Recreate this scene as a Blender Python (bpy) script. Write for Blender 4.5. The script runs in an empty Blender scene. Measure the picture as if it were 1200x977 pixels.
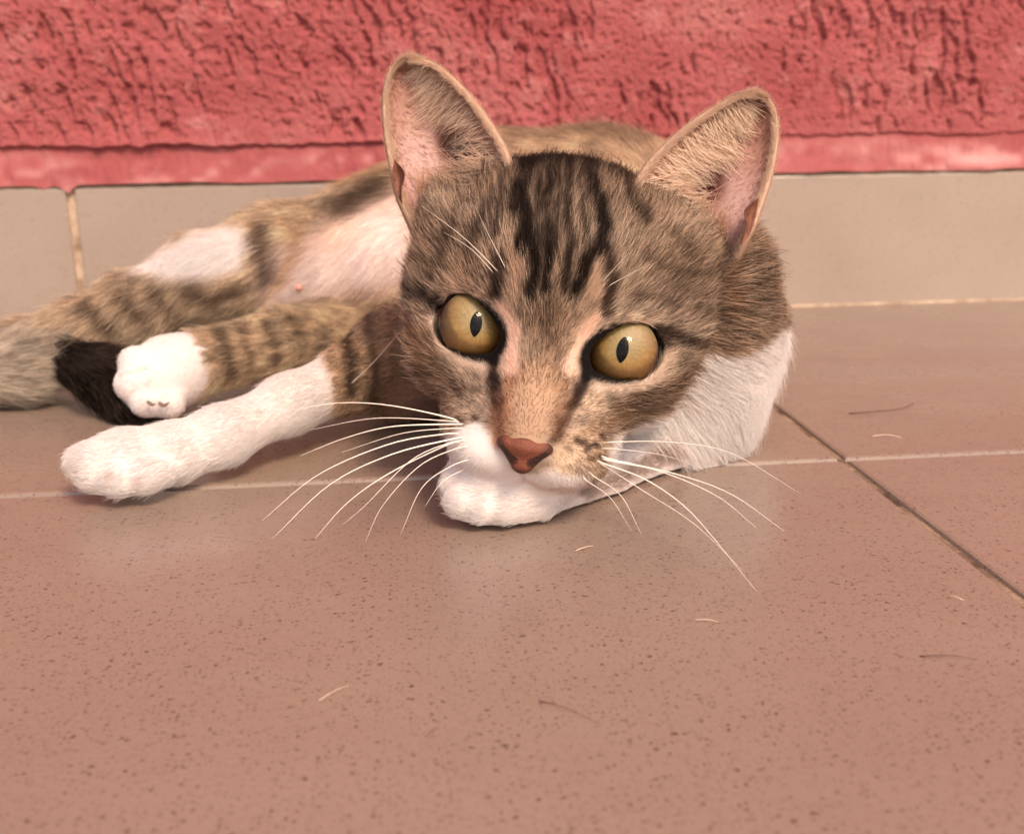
import bpy, math, random
import numpy as np
from mathutils import Vector, Matrix

rng = np.random.default_rng(7)
random.seed(7)
scene = bpy.context.scene
col = scene.collection

# ------------------------------------------------------------------ camera
CAM_H = 0.106
F_PX, PITCH, YAW, ROLL = 1271.3, math.radians(15.75), math.radians(5.79), math.radians(-0.65)
WALL_Y, JOINT_Y, JOINT_X, SKIRT_H, TILE = 0.5766, 0.311, 0.1356, 0.072, 0.30
cp, sp, cy_, sy_ = math.cos(PITCH), math.sin(PITCH), math.cos(YAW), math.sin(YAW)
FW = np.array([sy_ * cp, cy_ * cp, -sp])
r0 = np.array([cy_, -sy_, 0.0])
u0 = np.cross(r0, FW)
RT = math.cos(ROLL) * r0 + math.sin(ROLL) * u0
UP = -math.sin(ROLL) * r0 + math.cos(ROLL) * u0
CAM = np.array([0.0, 0.0, CAM_H])


def at(px, py, y):
    """world point on the photo's sight line through (px, py) at world depth y"""
    d = FW + RT * (px - 600) / F_PX - UP * (py - 488.5) / F_PX
    return CAM + d * (y / d[1])


def on_floor(px, py, z=0.0):
    d = FW + RT * (px - 600) / F_PX - UP * (py - 488.5) / F_PX
    return CAM + d * ((z - CAM_H) / d[2])


def to_px(P):
    d = np.asarray(P) - CAM
    w = d @ FW
    return 600 + F_PX * (d @ RT) / w, 488.5 - F_PX * (d @ UP) / w


cd = bpy.data.cameras.new('camera')
cam = bpy.data.objects.new('camera', cd)
col.objects.link(cam)
M = Matrix(((RT[0], UP[0], -FW[0], 0), (RT[1], UP[1], -FW[1], 0), (RT[2], UP[2], -FW[2], CAM_H), (0, 0, 0, 1)))
cam.matrix_world = M
cd.sensor_width = 36.0
cd.sensor_fit = 'HORIZONTAL'
cd.lens = 36.0 * F_PX / 1200.0
cd.clip_start = 0.01
cd.clip_end = 500.0
cd.dof.use_dof = True
cd.dof.focus_distance = 0.275
cd.dof.aperture_fstop = 18.0
scene.camera = cam

# ------------------------------------------------------------------ sky, sun, exposure
SUN_EL, SUN_AZ = math.radians(47), math.radians(20)       # azimuth: 0 = behind the camera, 90 = from the right
world = bpy.data.worlds.new('World')
scene.world = world
world.use_nodes = True
wn = world.node_tree
sky = wn.nodes.new('ShaderNodeTexSky')
sky.sky_type = 'NISHITA'
sky.sun_disc = False
sun_dir = np.array([math.sin(SUN_AZ) * math.cos(SUN_EL), -math.cos(SUN_AZ) * math.cos(SUN_EL), math.sin(SUN_EL)])
sky.sun_elevation = SUN_EL
sky.sun_rotation = math.atan2(sun_dir[0], sun_dir[1])
sky.air_density = 1.0
sky.dust_density = 3.0
wn.links.new(sky.outputs[0], wn.nodes['Background'].inputs[0])
wn.nodes['Background'].inputs[1].default_value = 0.12
sl = bpy.data.lights.new('sun', 'SUN')
sl.energy = 1.5
sl.angle = math.radians(13)
sl.color = (1.0, 0.86, 0.72)
sun = bpy.data.objects.new('sun', sl)
col.objects.link(sun)
sun.rotation_euler = Vector(-sun_dir).to_track_quat('-Z', 'Y').to_euler()
sun.location = (1, -1, 2)
scene.view_settings.view_transform = 'Standard'
scene.view_settings.look = 'None'
scene.view_settings.exposure = 0.74
scene.view_settings.gamma = 1.0
scene.view_settings.use_white_balance = True
scene.view_settings.white_balance_temperature = 7600
scene.view_settings.white_balance_tint = 17
scene.render.engine = 'CYCLES'
scene.cycles.use_denoising = True
scene.cycles.max_bounces = 8
scene.cycles.diffuse_bounces = 4
scene.cycles.transparent_max_bounces = 12
scene.cycles_curves.shape = 'RIBBONS'


# ------------------------------------------------------------------ helpers
def s2l(c):
    c = np.asarray(c, float)
    return np.where(c <= 0.04045, c / 12.92, ((c + 0.055) / 1.055) ** 2.4)


def rgb8(r, g, b):
    return tuple(s2l(np.array([r, g, b]) / 255.0))


def sstep(a, b, x):
    t = np.clip((x - a) / (b - a), 0, 1)
    return t * t * (3 - 2 * t)


def hash3(i, j, k, seed):
    h = (i.astype(np.int64) * 374761393 + j.astype(np.int64) * 668265263 + k.astype(np.int64) * 2147483647 + seed * 144269504) & 0xffffffff
    h = ((h ^ (h >> 13)) * 1274126177) & 0xffffffff
    h = h ^ (h >> 16)
    return (h & 0xffffff) / float(0xffffff)


def vnoise(P, scale, seed=0):
    """smooth value noise in 0..1, P (N,3)"""
    Q = np.asarray(P) * scale
    I = np.floor(Q).astype(np.int64)
    f = Q - I
    f = f * f * (3 - 2 * f)
    out = 0
    for dx in (0, 1):
        wx = f[:, 0] if dx else 1 - f[:, 0]
        for dy in (0, 1):
            wy = f[:, 1] if dy else 1 - f[:, 1]
            for dz in (0, 1):
                wz = f[:, 2] if dz else 1 - f[:, 2]
                out = out + wx * wy * wz * hash3(I[:, 0] + dx, I[:, 1] + dy, I[:, 2] + dz, seed)
    return out


def link(name, data, parent=None, **props):
    o = bpy.data.objects.new(name, data)
    col.objects.link(o)
    if parent is not None:
        o.parent = parent
    for k, v in props.items():
        o[k] = v
    return o


def mesh_from(name, V, F, mat=None, smooth=True):
    me = bpy.data.meshes.new(name)
    V = np.asarray(V, dtype=np.float32)
    if isinstance(F, np.ndarray):
        n = F.shape[1]
        me.vertices.add(len(V))
        me.vertices.foreach_set('co', V.ravel())
        me.loops.add(F.size)
        me.loops.foreach_set('vertex_index', F.astype(np.int32).ravel())
        me.polygons.add(len(F))
        me.polygons.foreach_set('loop_start', np.arange(0, F.size, n, dtype=np.int32))
        me.update(calc_edges=True)
        me.validate()
    else:
        me.from_pydata([tuple(v) for v in V], [], F)
    if smooth:
        me.polygons.foreach_set('use_smooth', np.ones(len(me.polygons), dtype=bool))
    if mat:
        me.materials.append(mat)
    return me


def set_color(me, C, name='coat'):
    a = me.color_attributes.new(name, 'FLOAT_COLOR', 'POINT')
    C4 = np.concatenate([C, np.ones((len(C), 1))], 1).astype(np.float32)
    a.data.foreach_set('color', C4.ravel())


class Nodes:
    def __init__(self, name):
        self.m = bpy.data.materials.new(name)
        self.m.use_nodes = True
        self.t = self.m.node_tree
        self.b = self.t.nodes['Principled BSDF']

    def n(self, typ, **kw):
        x = self.t.nodes.new('ShaderNode' + typ)
        for k, v in kw.items():
            setattr(x, k, v)
        return x

    def l(self, a, b):
        self.t.links.new(a, b)

    def ramp(self, fac, stops):
        r = self.n('ValToRGB')
        e = r.color_ramp.elements
        while len(e) < len(stops):
            e.new(0.5)
        for el, (p, c) in zip(e, stops):
            el.position = p
            el.color = (*c, 1) if len(c) == 3 else c
        self.l(fac, r.inputs[0])
        return r.outputs[0]

    def noise(self, scale, detail=3, rough=0.5, vec=None):
        x = self.n('TexNoise')
        x.inputs['Scale'].default_value = scale
        x.inputs['Detail'].default_value = detail
        x.inputs['Roughness'].default_value = rough
        if vec is not None:
            self.l(vec, x.inputs['Vector'])
        return x.outputs['Fac']

    def mix(self, fac, a, b, blend='MIX'):
        x = self.n('Mix', data_type='RGBA', blend_type=blend)
        for s, v in ((x.inputs[0], fac), (x.inputs[6], a), (x.inputs[7], b)):
            if hasattr(v, 'is_linked'):
                self.l(v, s)
            elif isinstance(v, (int, float)):
                s.default_value = v
            else:
                s.default_value = (*v, 1)
        return x.outputs[2]

    def bump(self, h, strength, dist):
        x = self.n('Bump')
        x.inputs['Strength'].default_value = strength
        x.inputs['Distance'].default_value = dist
        self.l(h, x.inputs['Height'])
        self.l(x.outputs[0], self.b.inputs['Normal'])


# ------------------------------------------------------------------ materials of the setting
def tile_material(name, base, dark, pos, speck=1.0):
    k = Nodes(name)
    g = k.n('NewGeometry').outputs['Position'] if pos else k.n('TexCoord').outputs['Object']
    geo = g
    big = k.noise(7.0, 3, 0.6, geo)
    c = k.mix(k.ramp(big, [(0.3, (0, 0, 0)), (0.7, (1, 1, 1))]), base, dark)
    mpv = k.n('Mapping'); mpv.inputs['Scale'].default_value = (9.0, 20.0, 9.0); mpv.inputs['Rotation'].default_value = (0, 0, .5); k.l(geo, mpv.inputs['Vector'])
    smear = k.noise(1.0, 5, 0.65, mpv.outputs[0])
    c = k.mix(k.ramp(smear, [(0.45, (0, 0, 0)), (0.75, (0.22,) * 3)]), c, tuple(np.array(base) * 1.18))
    fine = k.noise(900.0, 2, 0.6, geo)
    c = k.mix(k.ramp(fine, [(0.35, (0.25,) * 3), (0.65, (0, 0, 0))]), c, tuple(np.array(dark) * 0.8))
    # dark mineral specks of two sizes
    nz_ = k.n('TexNoise'); nz_.inputs['Scale'].default_value = 700.0; nz_.inputs['Detail'].default_value = 2
    k.l(geo, nz_.inputs['Vector'])
    wob = k.n('VectorMath', operation='MULTIPLY_ADD')
    k.l(nz_.outputs['Color'], wob.inputs[0]); wob.inputs[1].default_value = (.0022, .0012, .001); k.l(geo, wob.inputs[2])
    for sc, lo, hi, prob, am in ((500.0, .05, .27, .54, .80), (800.0, .05, .32, .42, .76), (1250.0, .1, .38, .40, .5)):
        w = k.n('TexVoronoi', voronoi_dimensions='2D' if speck == 1.0 else '3D')
        w.inputs['Scale'].default_value = sc
        k.l(wob.outputs[0], w.inputs['Vector'])
        sep = k.n('SeparateColor')
        k.l(w.outputs['Color'], sep.inputs[0])
        # every speck has its own size and depth of tone; most cells have none
        size = k.n('MapRange'); k.l(sep.outputs[0], size.inputs[0])
        size.inputs[1].default_value = prob; size.inputs[2].default_value = 1.0; size.inputs[3].default_value = 0.0; size.inputs[4].default_value = hi
        df_ = k.n('Math', operation='SUBTRACT'); k.l(size.outputs[0], df_.inputs[0]); k.l(w.outputs['Distance'], df_.inputs[1])
        sm = k.n('MapRange'); k.l(df_.outputs[0], sm.inputs[0]); sm.inputs[1].default_value = 0.0; sm.inputs[2].default_value = .10
        tone = k.n('MapRange'); k.l(sep.outputs[1], tone.inputs[0]); tone.inputs[3].default_value = .35 * am * speck; tone.inputs[4].default_value = am * speck
        ml = k.n('Math', operation='MULTIPLY')
        k.l(sm.outputs[0], ml.inputs[0])
        k.l(tone.outputs[0], ml.inputs[1])
        c = k.mix(ml.outputs[0], c, rgb8(60, 37, 28))
    k.l(c, k.b.inputs['Base Color'])
    rr = k.noise(25.0, 4, 0.6, geo)
    r1 = k.ramp(rr, [(0.3, (0.20,) * 3), (0.7, (0.32,) * 3)])
    k.l(k.mix(k.ramp(smear, [(0.42, (0, 0, 0)), (0.72, (1, 1, 1))]), r1, (.46, .46, .46)), k.b.inputs['Roughness'])
    k.b.inputs['IOR'].default_value = 1.62
    k.bump(k.noise(420.0, 3, 0.6, geo), 0.12, 0.0004)
    return k.m


mat_tile = tile_material('glazed_floor_tile', rgb8(154, 134, 121), rgb8(144, 124, 111), True)
mat_skirt = tile_material('skirting_tile', rgb8(172, 156, 144), rgb8(158, 141, 129), True, .8)

k = Nodes('grout')
geo = k.n('NewGeometry').outputs['Position']
c = k.ramp(k.noise(130.0, 4, 0.6, geo), [(0.3, rgb8(128, 104, 86)), (0.55, rgb8(192, 168, 144)), (0.8, rgb8(218, 198, 174))])
k.l(c, k.b.inputs['Base Color'])
k.b.inputs['Roughness'].default_value = 0.9
k.bump(k.noise(700.0, 4, 0.6, geo), 0.5, 0.001)
mat_grout = k.m

k = Nodes('floor_grout')
geo = k.n('NewGeometry').outputs['Position']
c = k.ramp(k.noise(60.0, 5, 0.7, geo), [(0.35, rgb8(84, 62, 48)), (0.5, rgb8(142, 116, 96)), (0.68, rgb8(190, 164, 140))])
k.l(c, k.b.inputs['Base Color'])
k.b.inputs['Roughness'].default_value = 0.9
k.bump(k.noise(500.0, 4, 0.7, geo), 0.8, 0.0012)
mat_floor_grout = k.m

k = Nodes('red_wall_paint')
geo = k.n('NewGeometry').outputs['Position']
c = k.ramp(k.noise(16.0, 5, 0.6, geo), [(0.3, rgb8(160, 70, 73)), (0.55, rgb8(178, 93, 94)), (0.75, rgb8(192, 120, 117))])
dust = k.ramp(k.noise(55.0, 5, 0.65, geo), [(0.56, (0, 0, 0)), (0.72, (0.6,) * 3)])
c = k.mix(dust, c, rgb8(204, 138, 136))
wear = k.n('Attribute', attribute_name='wear')
c = k.mix(wear.outputs['Fac'], c, rgb8(232, 170, 166))
k.l(c, k.b.inputs['Base Color'])
k.b.inputs['Roughness'].default_value = 0.62
k.b.inputs['Specular IOR Level'].default_value = 0.4
k.bump(k.noise(820.0, 5, 0.7, geo), 0.85, 0.0013)
mat_wall = k.m


# ------------------------------------------------------------------ floor
def slab_mesh(name, w, d, h, mat, bev=0.0012, chips=0.0):
    """thin tile: top face with a rounded arris, sides down to -h; origin at the centre of its top face"""
    xs = [(-w / 2, 0), (w / 2, 0)]
    V, F = [], []
    rings = [(0, -h), (0, -bev), (bev * 0.3, -bev * 0.3), (bev, 0)]
    for ins, z in rings:
        a, b = w / 2 - ins, d / 2 - ins
        V += [(-a, -b, z), (a, -b, z), (a, b, z), (-a, b, z)]
    for r in range(len(rings) - 1):
        for q in range(4):
            i, j = r * 4 + q, r * 4 + (q + 1) % 4
            F.append((i, j, j + 4, i + 4))
    n = (len(rings) - 1) * 4
    F.append((n, n + 1, n + 2, n + 3))
    return mesh_from(name, V, F, mat, smooth=False)


GAP = 0.0023
V = [(-6, -6, -0.0012), (6, -6, -0.0012), (6, WALL_Y + 0.02, -0.0012), (-6, WALL_Y + 0.02, -0.0012),
     (-6, -6, -0.15), (6, -6, -0.15), (6, WALL_Y + 0.02, -0.15), (-6, WALL_Y + 0.02, -0.15)]
F = [(0, 1, 2, 3), (7, 6, 5, 4), (0, 4, 5, 1), (1, 5, 6, 2), (2, 6, 7, 3), (3, 7, 4, 0)]
floor = link('floor', mesh_from('floor_bed', V, F, mat_floor_grout, False), kind='structure')
full = slab_mesh('floor_tile', TILE - GAP, TILE - GAP, 0.006, mat_tile)
cut_d = WALL_Y - JOINT_Y - GAP
cut = slab_mesh('cut_floor_tile', TILE - GAP, cut_d, 0.006, mat_tile)
for i in range(-6, 6):
    xc = JOINT_X + (i + 0.5) * TILE
    for j in range(-6, 1):
        if j == 0:
            t = link('tile', cut, floor)
            t.location = (xc, JOINT_Y + GAP / 2 + cut_d / 2, 0)
        else:
            t = link('tile', full, floor)
            t.location = (xc, JOINT_Y + (j + 0.5) * TILE, 0)
        if abs(i) > 1 or j < -2:
            t.location.z = random.uniform(-0.0003, 0.0003)

# ------------------------------------------------------------------ red wall with its skirting
wall = link('red_wall', None, None, label='rough red stucco wall with tiled skirting behind the cat', category='wall')
wall.location = (0, WALL_Y, 0)


def wall_grid():
    def axis(a, b, fine, lo, hi, coarse):
        pre = np.linspace(a, lo, max(2, int((lo - a) / coarse)), endpoint=False)
        mid = np.arange(lo, hi, fine)
        post = np.linspace(hi, b, max(2, int((b - hi) / coarse)))
        return np.concatenate([pre, mid, post])
    xs = axis(-4.0, 4.0, 0.0007, -0.30, 0.42, 0.03)
    zs = np.concatenate([np.arange(0.0, 0.19, 0.0007), np.linspace(0.19, 2.6, 120)])
    X, Z = np.meshgrid(xs, zs, indexing='ij')
    P = np.stack([X.ravel(), np.zeros(X.size), Z.ravel()], 1)
    n = lambda sx, sz, s: vnoise(P * np.array([sx, 1, sz]), 1.0, s)
    warp = (n(90, 60, 1) - 0.5) * 0.004
    Pw = P + np.stack([warp, 0 * warp, warp], 1)
    m = lambda sx, sz, s: vnoise(Pw * np.array([sx, 1, sz]), 1.0, s)
    # dragged vertical scores, pits and lumps of the trowelled stucco
    ca, sa = math.cos(.6), math.sin(.6)
    def g(f, sd, a=.6):
        c_, s_ = math.cos(a), math.sin(a)
        Q = np.stack([Pw[:, 0] * c_ - Pw[:, 2] * s_, 0 * Pw[:, 0] + .37 * sd, Pw[:, 0] * s_ + Pw[:, 2] * c_], 1)
        return vnoise(Q, f, sd)
    Sl = np.stack([P[:, 0] + .16 * P[:, 2] + .0016 * (g(160, 15) - .5) * 2, 0 * P[:, 0], P[:, 2]], 1)
    zone = sstep(0.38, 0.62, .6 * n(15, 11, 21) + .4 * n(42, 30, 22))
    ragged = .16 * (g(750, 11) - .5)
    score = sstep(0.57, 0.70, vnoise(Sl * np.array([330, 1, 58]), 1.0, 2) * (0.66 + 0.34 * zone) + ragged)
    short = sstep(0.64, 0.78, vnoise(Sl * np.array([430, 1, 170]), 1.0, 12) * (0.80 + 0.2 * zone) + ragged)
    pits = sstep(0.70, 0.84, g(420, 3, 1.1))
    grain = .55 * (g(310, 4, .3) - .5) + .75 * (g(640, 5, .9) - .5) + .6 * (g(1150, 6, .5) - .5)
    h = 0.0010 * grain - 0.0023 * score - 0.0014 * short - 0.0010 * pits + 0.0010 * sstep(.72, .9, g(380, 17, .2))
    h += 0.0026 * (n(12, 14, 8) - 0.5) + 0.0012 * (g(70, 18) - .5)
    # h > 0 stands out of the wall (towards -y); origin height of the stucco's lower lip wavers
    return xs, zs, X, Z, P, h.reshape(X.shape), n


xs, zs, X, Z, P, h, nz = wall_grid()
x1 = np.stack([xs, 0 * xs, 0 * xs], 1)
lip_drop = 0.0026 * (vnoise(x1, 22, 31) - 0.5) + 0.0012 * (vnoise(x1, 300, 34) - 0.5) + 0.0018 * (vnoise(x1, 95, 32) - 0.5)
lip_amp = (0.10 + 0.55 * (1 - sstep(-0.10, 0.12, xs))) * (0.35 + 1.1 * vnoise(np.stack([xs, 0 * xs, 0 * xs], 1), 35, 33))         # the lip hangs out most on the left
lip0 = 0.0915 - 0.006 * sstep(0.0, 0.3, xs) * 0
# profile: z' runs up the wall; below lip0 the plaster returns under the lip and forms a sloping fillet
base = SKIRT_H + 0.0008
zz = zs - zs[0]
nb = 26
prof = []
for i in range(nb):
    prof.append(i)
Y = np.zeros_like(X)
ZZ = np.zeros_like(X)
fil = 16          # rows on the fillet
under = 5         # rows under the lip
for r in range(len(zs)):
    if r < fil:
        t = r / (fil - 1)
        ZZ[:, r] = base + (lip0 + lip_drop - 0.0006 - base) * t
        Y[:, r] = -0.0036 + 0.0058 * t ** 0.8
    elif r < fil + under:
        t = (r - fil + 1) / under
        ZZ[:, r] = lip0 + lip_drop - 0.0006 + 0.0005 * t
        Y[:, r] = 0.0022 - (0.0042 * lip_amp) * t
    else:
        ZZ[:, r] = lip0 + lip_drop * np.exp(-(r - fil - under) * 0.08) + 0.0001 + (zs[r] - zs[fil + under]) * 1.0
        Y[:, r] = 0.0022 - (0.0042 * lip_amp) * np.exp(-(r - fil - under) / 9.0) - 0.0010
hh = h.copy()
soft = nz(90, 420, 41).reshape(X.shape) * 0.7 + nz(40, 160, 42).reshape(X.shape) - 0.85
for r in range(fil + under):
    hh[:, r] = 0.0011 * soft[:, r] + 0.22 * h[:, r]
amp = np.ones(len(zs))
amp[fil + under:] = np.minimum(1.0, 0.35 + (np.arange(len(zs) - fil - under)) / 14.0)
Y -= hh * amp[None, :]
# ragged lower edge: paint runs over the skirting here and there
rag = 0.0012 * (vnoise(x1, 60, 51) - 0.35) + 0.0035 * np.exp(-((xs + 0.1640) / 0.0032) ** 2) + 0.0016 * np.exp(-((xs + 0.1755) / 0.0035) ** 2)
ZZ[:, 0] -= rag
ZZ[:, 1] -= rag * 0.5
Vw = np.stack([X, Y, ZZ], -1).reshape(-1, 3)
nx, nzr = X.shape
idx = np.arange(nx * nzr).reshape(nx, nzr)
Fq = np.stack([idx[:-1, :-1], idx[1:, :-1], idx[1:, 1:], idx[:-1, 1:]], -1).reshape(-1, 4)
me = mesh_from('stucco', Vw, Fq, mat_wall)
wear = np.zeros(X.shape)
wr = sstep(.35, .8, .7 * nz(26, 90, 61).reshape(X.shape) + .45 * nz(140, 320, 62).reshape(X.shape) - .08)
for r in range(fil):
    wear[:, r] = wr[:, r] * np.clip(1.1 - abs(r - 4) / 9.0, 0, 1) * 0.9
wa = me.attributes.new('wear', 'FLOAT', 'POINT')
wa.data.foreach_set('value', wear.ravel().astype(np.float32))
link('stucco', me, wall)
# a thick slab behind the render coat
V = [(-4, 0.012, 0), (4, 0.012, 0), (4, 0.2, 0), (-4, 0.2, 0), (-4, 0.012, 2.6), (4, 0.012, 2.6), (4, 0.2, 2.6), (-4, 0.2, 2.6)]
F = [(0, 1, 5, 4), (1, 2, 6, 5), (2, 3, 7, 6), (3, 0, 4, 7), (4, 5, 6, 7), (3, 2, 1, 0)]
link('masonry', mesh_from('masonry', V, F, mat_grout, False), wall)
# grout bed of the skirting and its tiles
V = [(-4, -0.0006, 0.0), (4, -0.0006, 0.0), (4, -0.0006, SKIRT_H), (-4, -0.0006, SKIRT_H), (-4, 0.01, 0), (4, 0.01, 0), (4, 0.01, SKIRT_H), (-4, 0.01, SKIRT_H)]
F = [(0, 1, 2, 3), (3, 2, 6, 7), (0, 3, 7, 4), (1, 5, 6, 2), (4, 7, 6, 5), (0, 4, 5, 1)]
link('grout', mesh_from('skirting_grout', V, F, mat_grout, False), wall)
V = [(-4, -0.0036, 0.0002), (4, -0.0036, 0.0002), (4, -0.0021, 0.0012), (-4, -0.0021, 0.0012), (-4, -0.0010, -0.004), (4, -0.0010, -0.004)]
F = [(0, 1, 2, 3), (0, 4, 5, 1), (3, 2, 5, 4)]
link('grout', mesh_from('base_bead', V, F, mat_grout, False), wall)
sk = slab_mesh('skirting_tile', TILE - 0.0042, SKIRT_H - 0.0014, 0.004, mat_skirt, 0.0008)
for i in range(-6, 7):
    t = link('tile', sk, wall)
    t.location = (JOINT_X + (i + 0.5) * TILE + 0.001, -0.0022, SKIRT_H / 2 - 0.0004)
    t.rotation_euler = (math.radians(90), 0, 0)

# ------------------------------------------------------------------ the cat: frames and flesh
# head frame: origin midway between the eyeballs, x to the photo's right, y up the face, z out of the face
HEAD_O = at(640, 398, 0.0)*0 + CAM + (FW + RT * (641 - 600) / F_PX - UP * (399 - 488.5) / F_PX) * 0.292
hz = (CAM - HEAD_O) / np.linalg.norm(CAM - HEAD_O)
_u = np.array([0, 0, 1.0])
hx = np.cross(_u, hz); hx /= np.linalg.norm(hx)
hy = np.cross(hz, hx)
# nod, turn and tilt
NOD, TURN, TILT = math.radians(-3), math.radians(-2), math.radians(-9.5)


def rot(a, b, t):
    return a * math.cos(t) + b * math.sin(t), b * math.cos(t) - a * math.sin(t)


hx, hy = rot(hx, hy, TILT)
hz, hy = rot(hz, hy, NOD)
hz, hx = rot(hz, hx, TURN)
HR = np.stack([hx, hy, hz], 1)          # columns: head axes in the world


def hw(p):
    """head-frame centimetres -> world metres"""
    return HEAD_O + HR @ (np.asarray(p, float) * 0.01)


def to_head(Pw):
    return ((np.asarray(Pw) - HEAD_O) @ HR) * 100.0


PR = []          # (kind, group, params, blend, op)


def cone(g, a, b, ra, rb, k=0.006, op='+'):
    PR.append(('cone', g, (np.asarray(a, float), np.asarray(b, float), ra, rb), k, op))


def hcone(a, b, ra, rb, k=0.5, op='+', g='head'):
    cone(g, hw(a), hw(b), ra * .01, rb * .01, k * .01, op)


def hell(c, r, k=0.5, op='+', g='head', Rm=None):
    """ellipsoid in head axes (cm)"""
    R_ = HR if Rm is None else HR @ Rm
    PR.append(('ell', g, (hw(c), R_, np.asarray(r, float) * .01), k * .01, op))


def chain(g, pts, k=0.006, k0=None):
    for i in range(len(pts) - 1):
        (a, ra), (b, rb) = pts[i], pts[i + 1]
        cone(g, a, b, ra, rb, (k0 if (k0 is not None and i == 0) else k))


# torso, lying on its side along the wall
chain('torso', [(at(780, 340, .415), .036), (at(700, 290, .455), .0425), (at(580, 290, .478), .043), (at(470, 312, .484), .036), (at(405, 330, .482), .028)], .02)
cone('torso', at(420, 318, .452), at(385, 325, .450), .022, .016, .015)              # bare belly
# upper hind leg
chain('hindleg', [(at(415, 302, .470), .025), (at(330, 312, .450), .0225), (at(245, 328, .436), .0170), (at(165, 360, .428), .0128), (at(105, 392, .424), .0125), (at(40, 415, .428), .0120), (at(-40, 430, .428), .0120)], .006, .015)
cone('hindleg', at(352, 278, .428), at(322, 348, .426), .003, .003, .008, '-')          # fold between thigh and belly
# lower hind leg and its white paw
chain('lowleg', [(at(420, 392, .440), .0135), (at(330, 401, .418), .0112), (at(222, 428, .398), .0108)], .006)
chain('lowpaw', [(at(222, 428, .398), .0115), (at(200, 436, .393), .0128), (at(182, 448, .388), .0118)], .004)
for (px, py, y, r) in ((160, 426, .3862, .0066), (157, 450, .3825, .0070), (172, 468, .3805, .0066), (198, 472, .3798, .0060)):
    cone('lowpaw', at(195, 438, .392), at(px, py, y), .007, r, .0011)
# tail
chain('tail', [(at(-160, 445, .41), .0105), (at(-60, 440, .412), .0110), (at(20, 430, .414), .0108), (at(75, 418, .416), .0090)], .004)
chain('tailtip', [(at(75, 418, .416), .0090), (at(118, 438, .404), .0088), (at(148, 470, .392), .0066)], .004)
# stretched foreleg
chain('foreleg', [(at(560, 400, .395), .026), (at(470, 425, .372), .0185), (at(415, 442, .356), .0104), (at(340, 473, .336), .0083), (at(262, 510, .318), .0078), (at(205, 530, .310), .0082)], .006)
chain('forepaw', [(at(205, 530, .310), .0082), (at(150, 540, .304), .0086), (at(118, 545, .301), .0078)], .004)
for (px, py, y, r) in ((172, 556, .2975, .0054), (142, 558, .2969, .0058), (113, 552, .2988, .0058), (98, 541, .3030, .0050)):
    cone('forepaw', at(px + 34, py - 12, y + .007), at(px, py, y), .0045, r, .0008)
# folded foreleg under the chin
chain('chinpaw', [(at(790, 540, .325), .010), (at(700, 562, .294), .0092), (at(620, 575, .2765), .0088), (at(562, 575, .2715), .0088)], .003)
for (px, py, y, r) in ((540, 570, .2715, .0056), (545, 583, .2685, .0058), (566, 590, .2670, .0056), (592, 592, .2665, .0052)):
    cone('chinpaw', at(px + 36, py - 6, y + .005), at(px, py, y), .0060, r, .0008)
# neck and white ruff
cone('neck', at(785, 330, .350), at(785, 350, .400), .0255, .034, .02)
cone('neck', at(828, 330, .326), at(836, 372, .336), .0150, .0165, .02)
cone('neck', at(838, 322, .318), at(842, 378, .318), .0125, .0125, .015)
cone('neck', at(812, 350, .310), at(815, 400, .312), .0120, .0120, .015)
cone('ruff', at(785, 430, .338), at(838, 412, .348), .0270, .0195, .018)
cone('ruff', at(730, 505, .322), at(800, 470, .332), .016, .022, .016)

# head
hell((0, 1.1, -2.6), (3.75, 3.6, 3.9), .5)
hell((0, 2.5, -1.9), (3.1, 2.35, 2.6), .8)
for s in (-1, 1):
    hell((s * 2.5, 3.1, -2.6), (1.6, 1.5, 1.7), .8)                       # the mounds that carry the ears
    hell((s * 2.85, 1.7, -2.0), (1.1, 1.8, 1.5), .8)
hcone((0, 1.6, .50), (0, -.7, 1.20), 1.40, 1.02, .9)
hcone((0, -.7, 1.20), (0, -2.25, 2.15), 1.02, .80, .5)
hell((0, -2.3, .75), (2.35, 1.75, 1.60), .8)                             # muzzle base
for s in (-1, 1):
    hell((s * 2.2, -.65, -.95), (1.45, 1.5, 1.75), .8)                 # cheeks
    hell((s * 2.55, .8, -2.3), (1.4, 1.9, 1.9), .8)
    hcone((s * 1.25, 1.15, .45), (s * 2.75, 1.0, -.20), .55, .5, .5)     # brows
    hcone((s * 1.55, -1.25, .45), (s * 2.5, -1.0, -.05), .68, .62, .6)   # under the eyes
    hell((s * .88, -2.92, 1.52), (1.10, .73, 1.0), .26)                  # whisker pads
hell((0, -3.35, .9), (.95, .62, .95), .25)                              # chin
hcone((0, -2.2, 2.15), (0, -2.55, 2.45), .66, .46, .4)                   # nose end
for s, (ax_, ay_, bx_, by_) in ((-1, (532, 212, 522, 165)), (1, (822, 250, 842, 205))):
    for q in (0,):
        PR.append(('cone', 'head', (CAM + (lambda d: d * (((-1.05) * .01 - (CAM - HEAD_O) @ hz) / (d @ hz)))(FW + RT * (ax_ - 600) / F_PX - UP * (ay_ - 488.5) / F_PX),
                                    CAM + (lambda d: d * (((-1.9) * .01 - (CAM - HEAD_O) @ hz) / (d @ hz)))(FW + RT * (bx_ - 600) / F_PX - UP * (by_ - 488.5) / F_PX), .0075, .0105), .004, '-'))
EYE_R = 1.08
EYES = {-1: np.array([-2.02, 0.02, 0.0]), 1: np.array([2.02, 0.02, 0.0])}
DUCT = (((-.55, -.30), (-.82, -.68), .17, .05), ((.58, .20), (.97, .32), .18, .06))   # inner and outer eye corners
EYE_A, EYE_B = 0.86, 0.585                                                # half width and height of the opening
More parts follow.
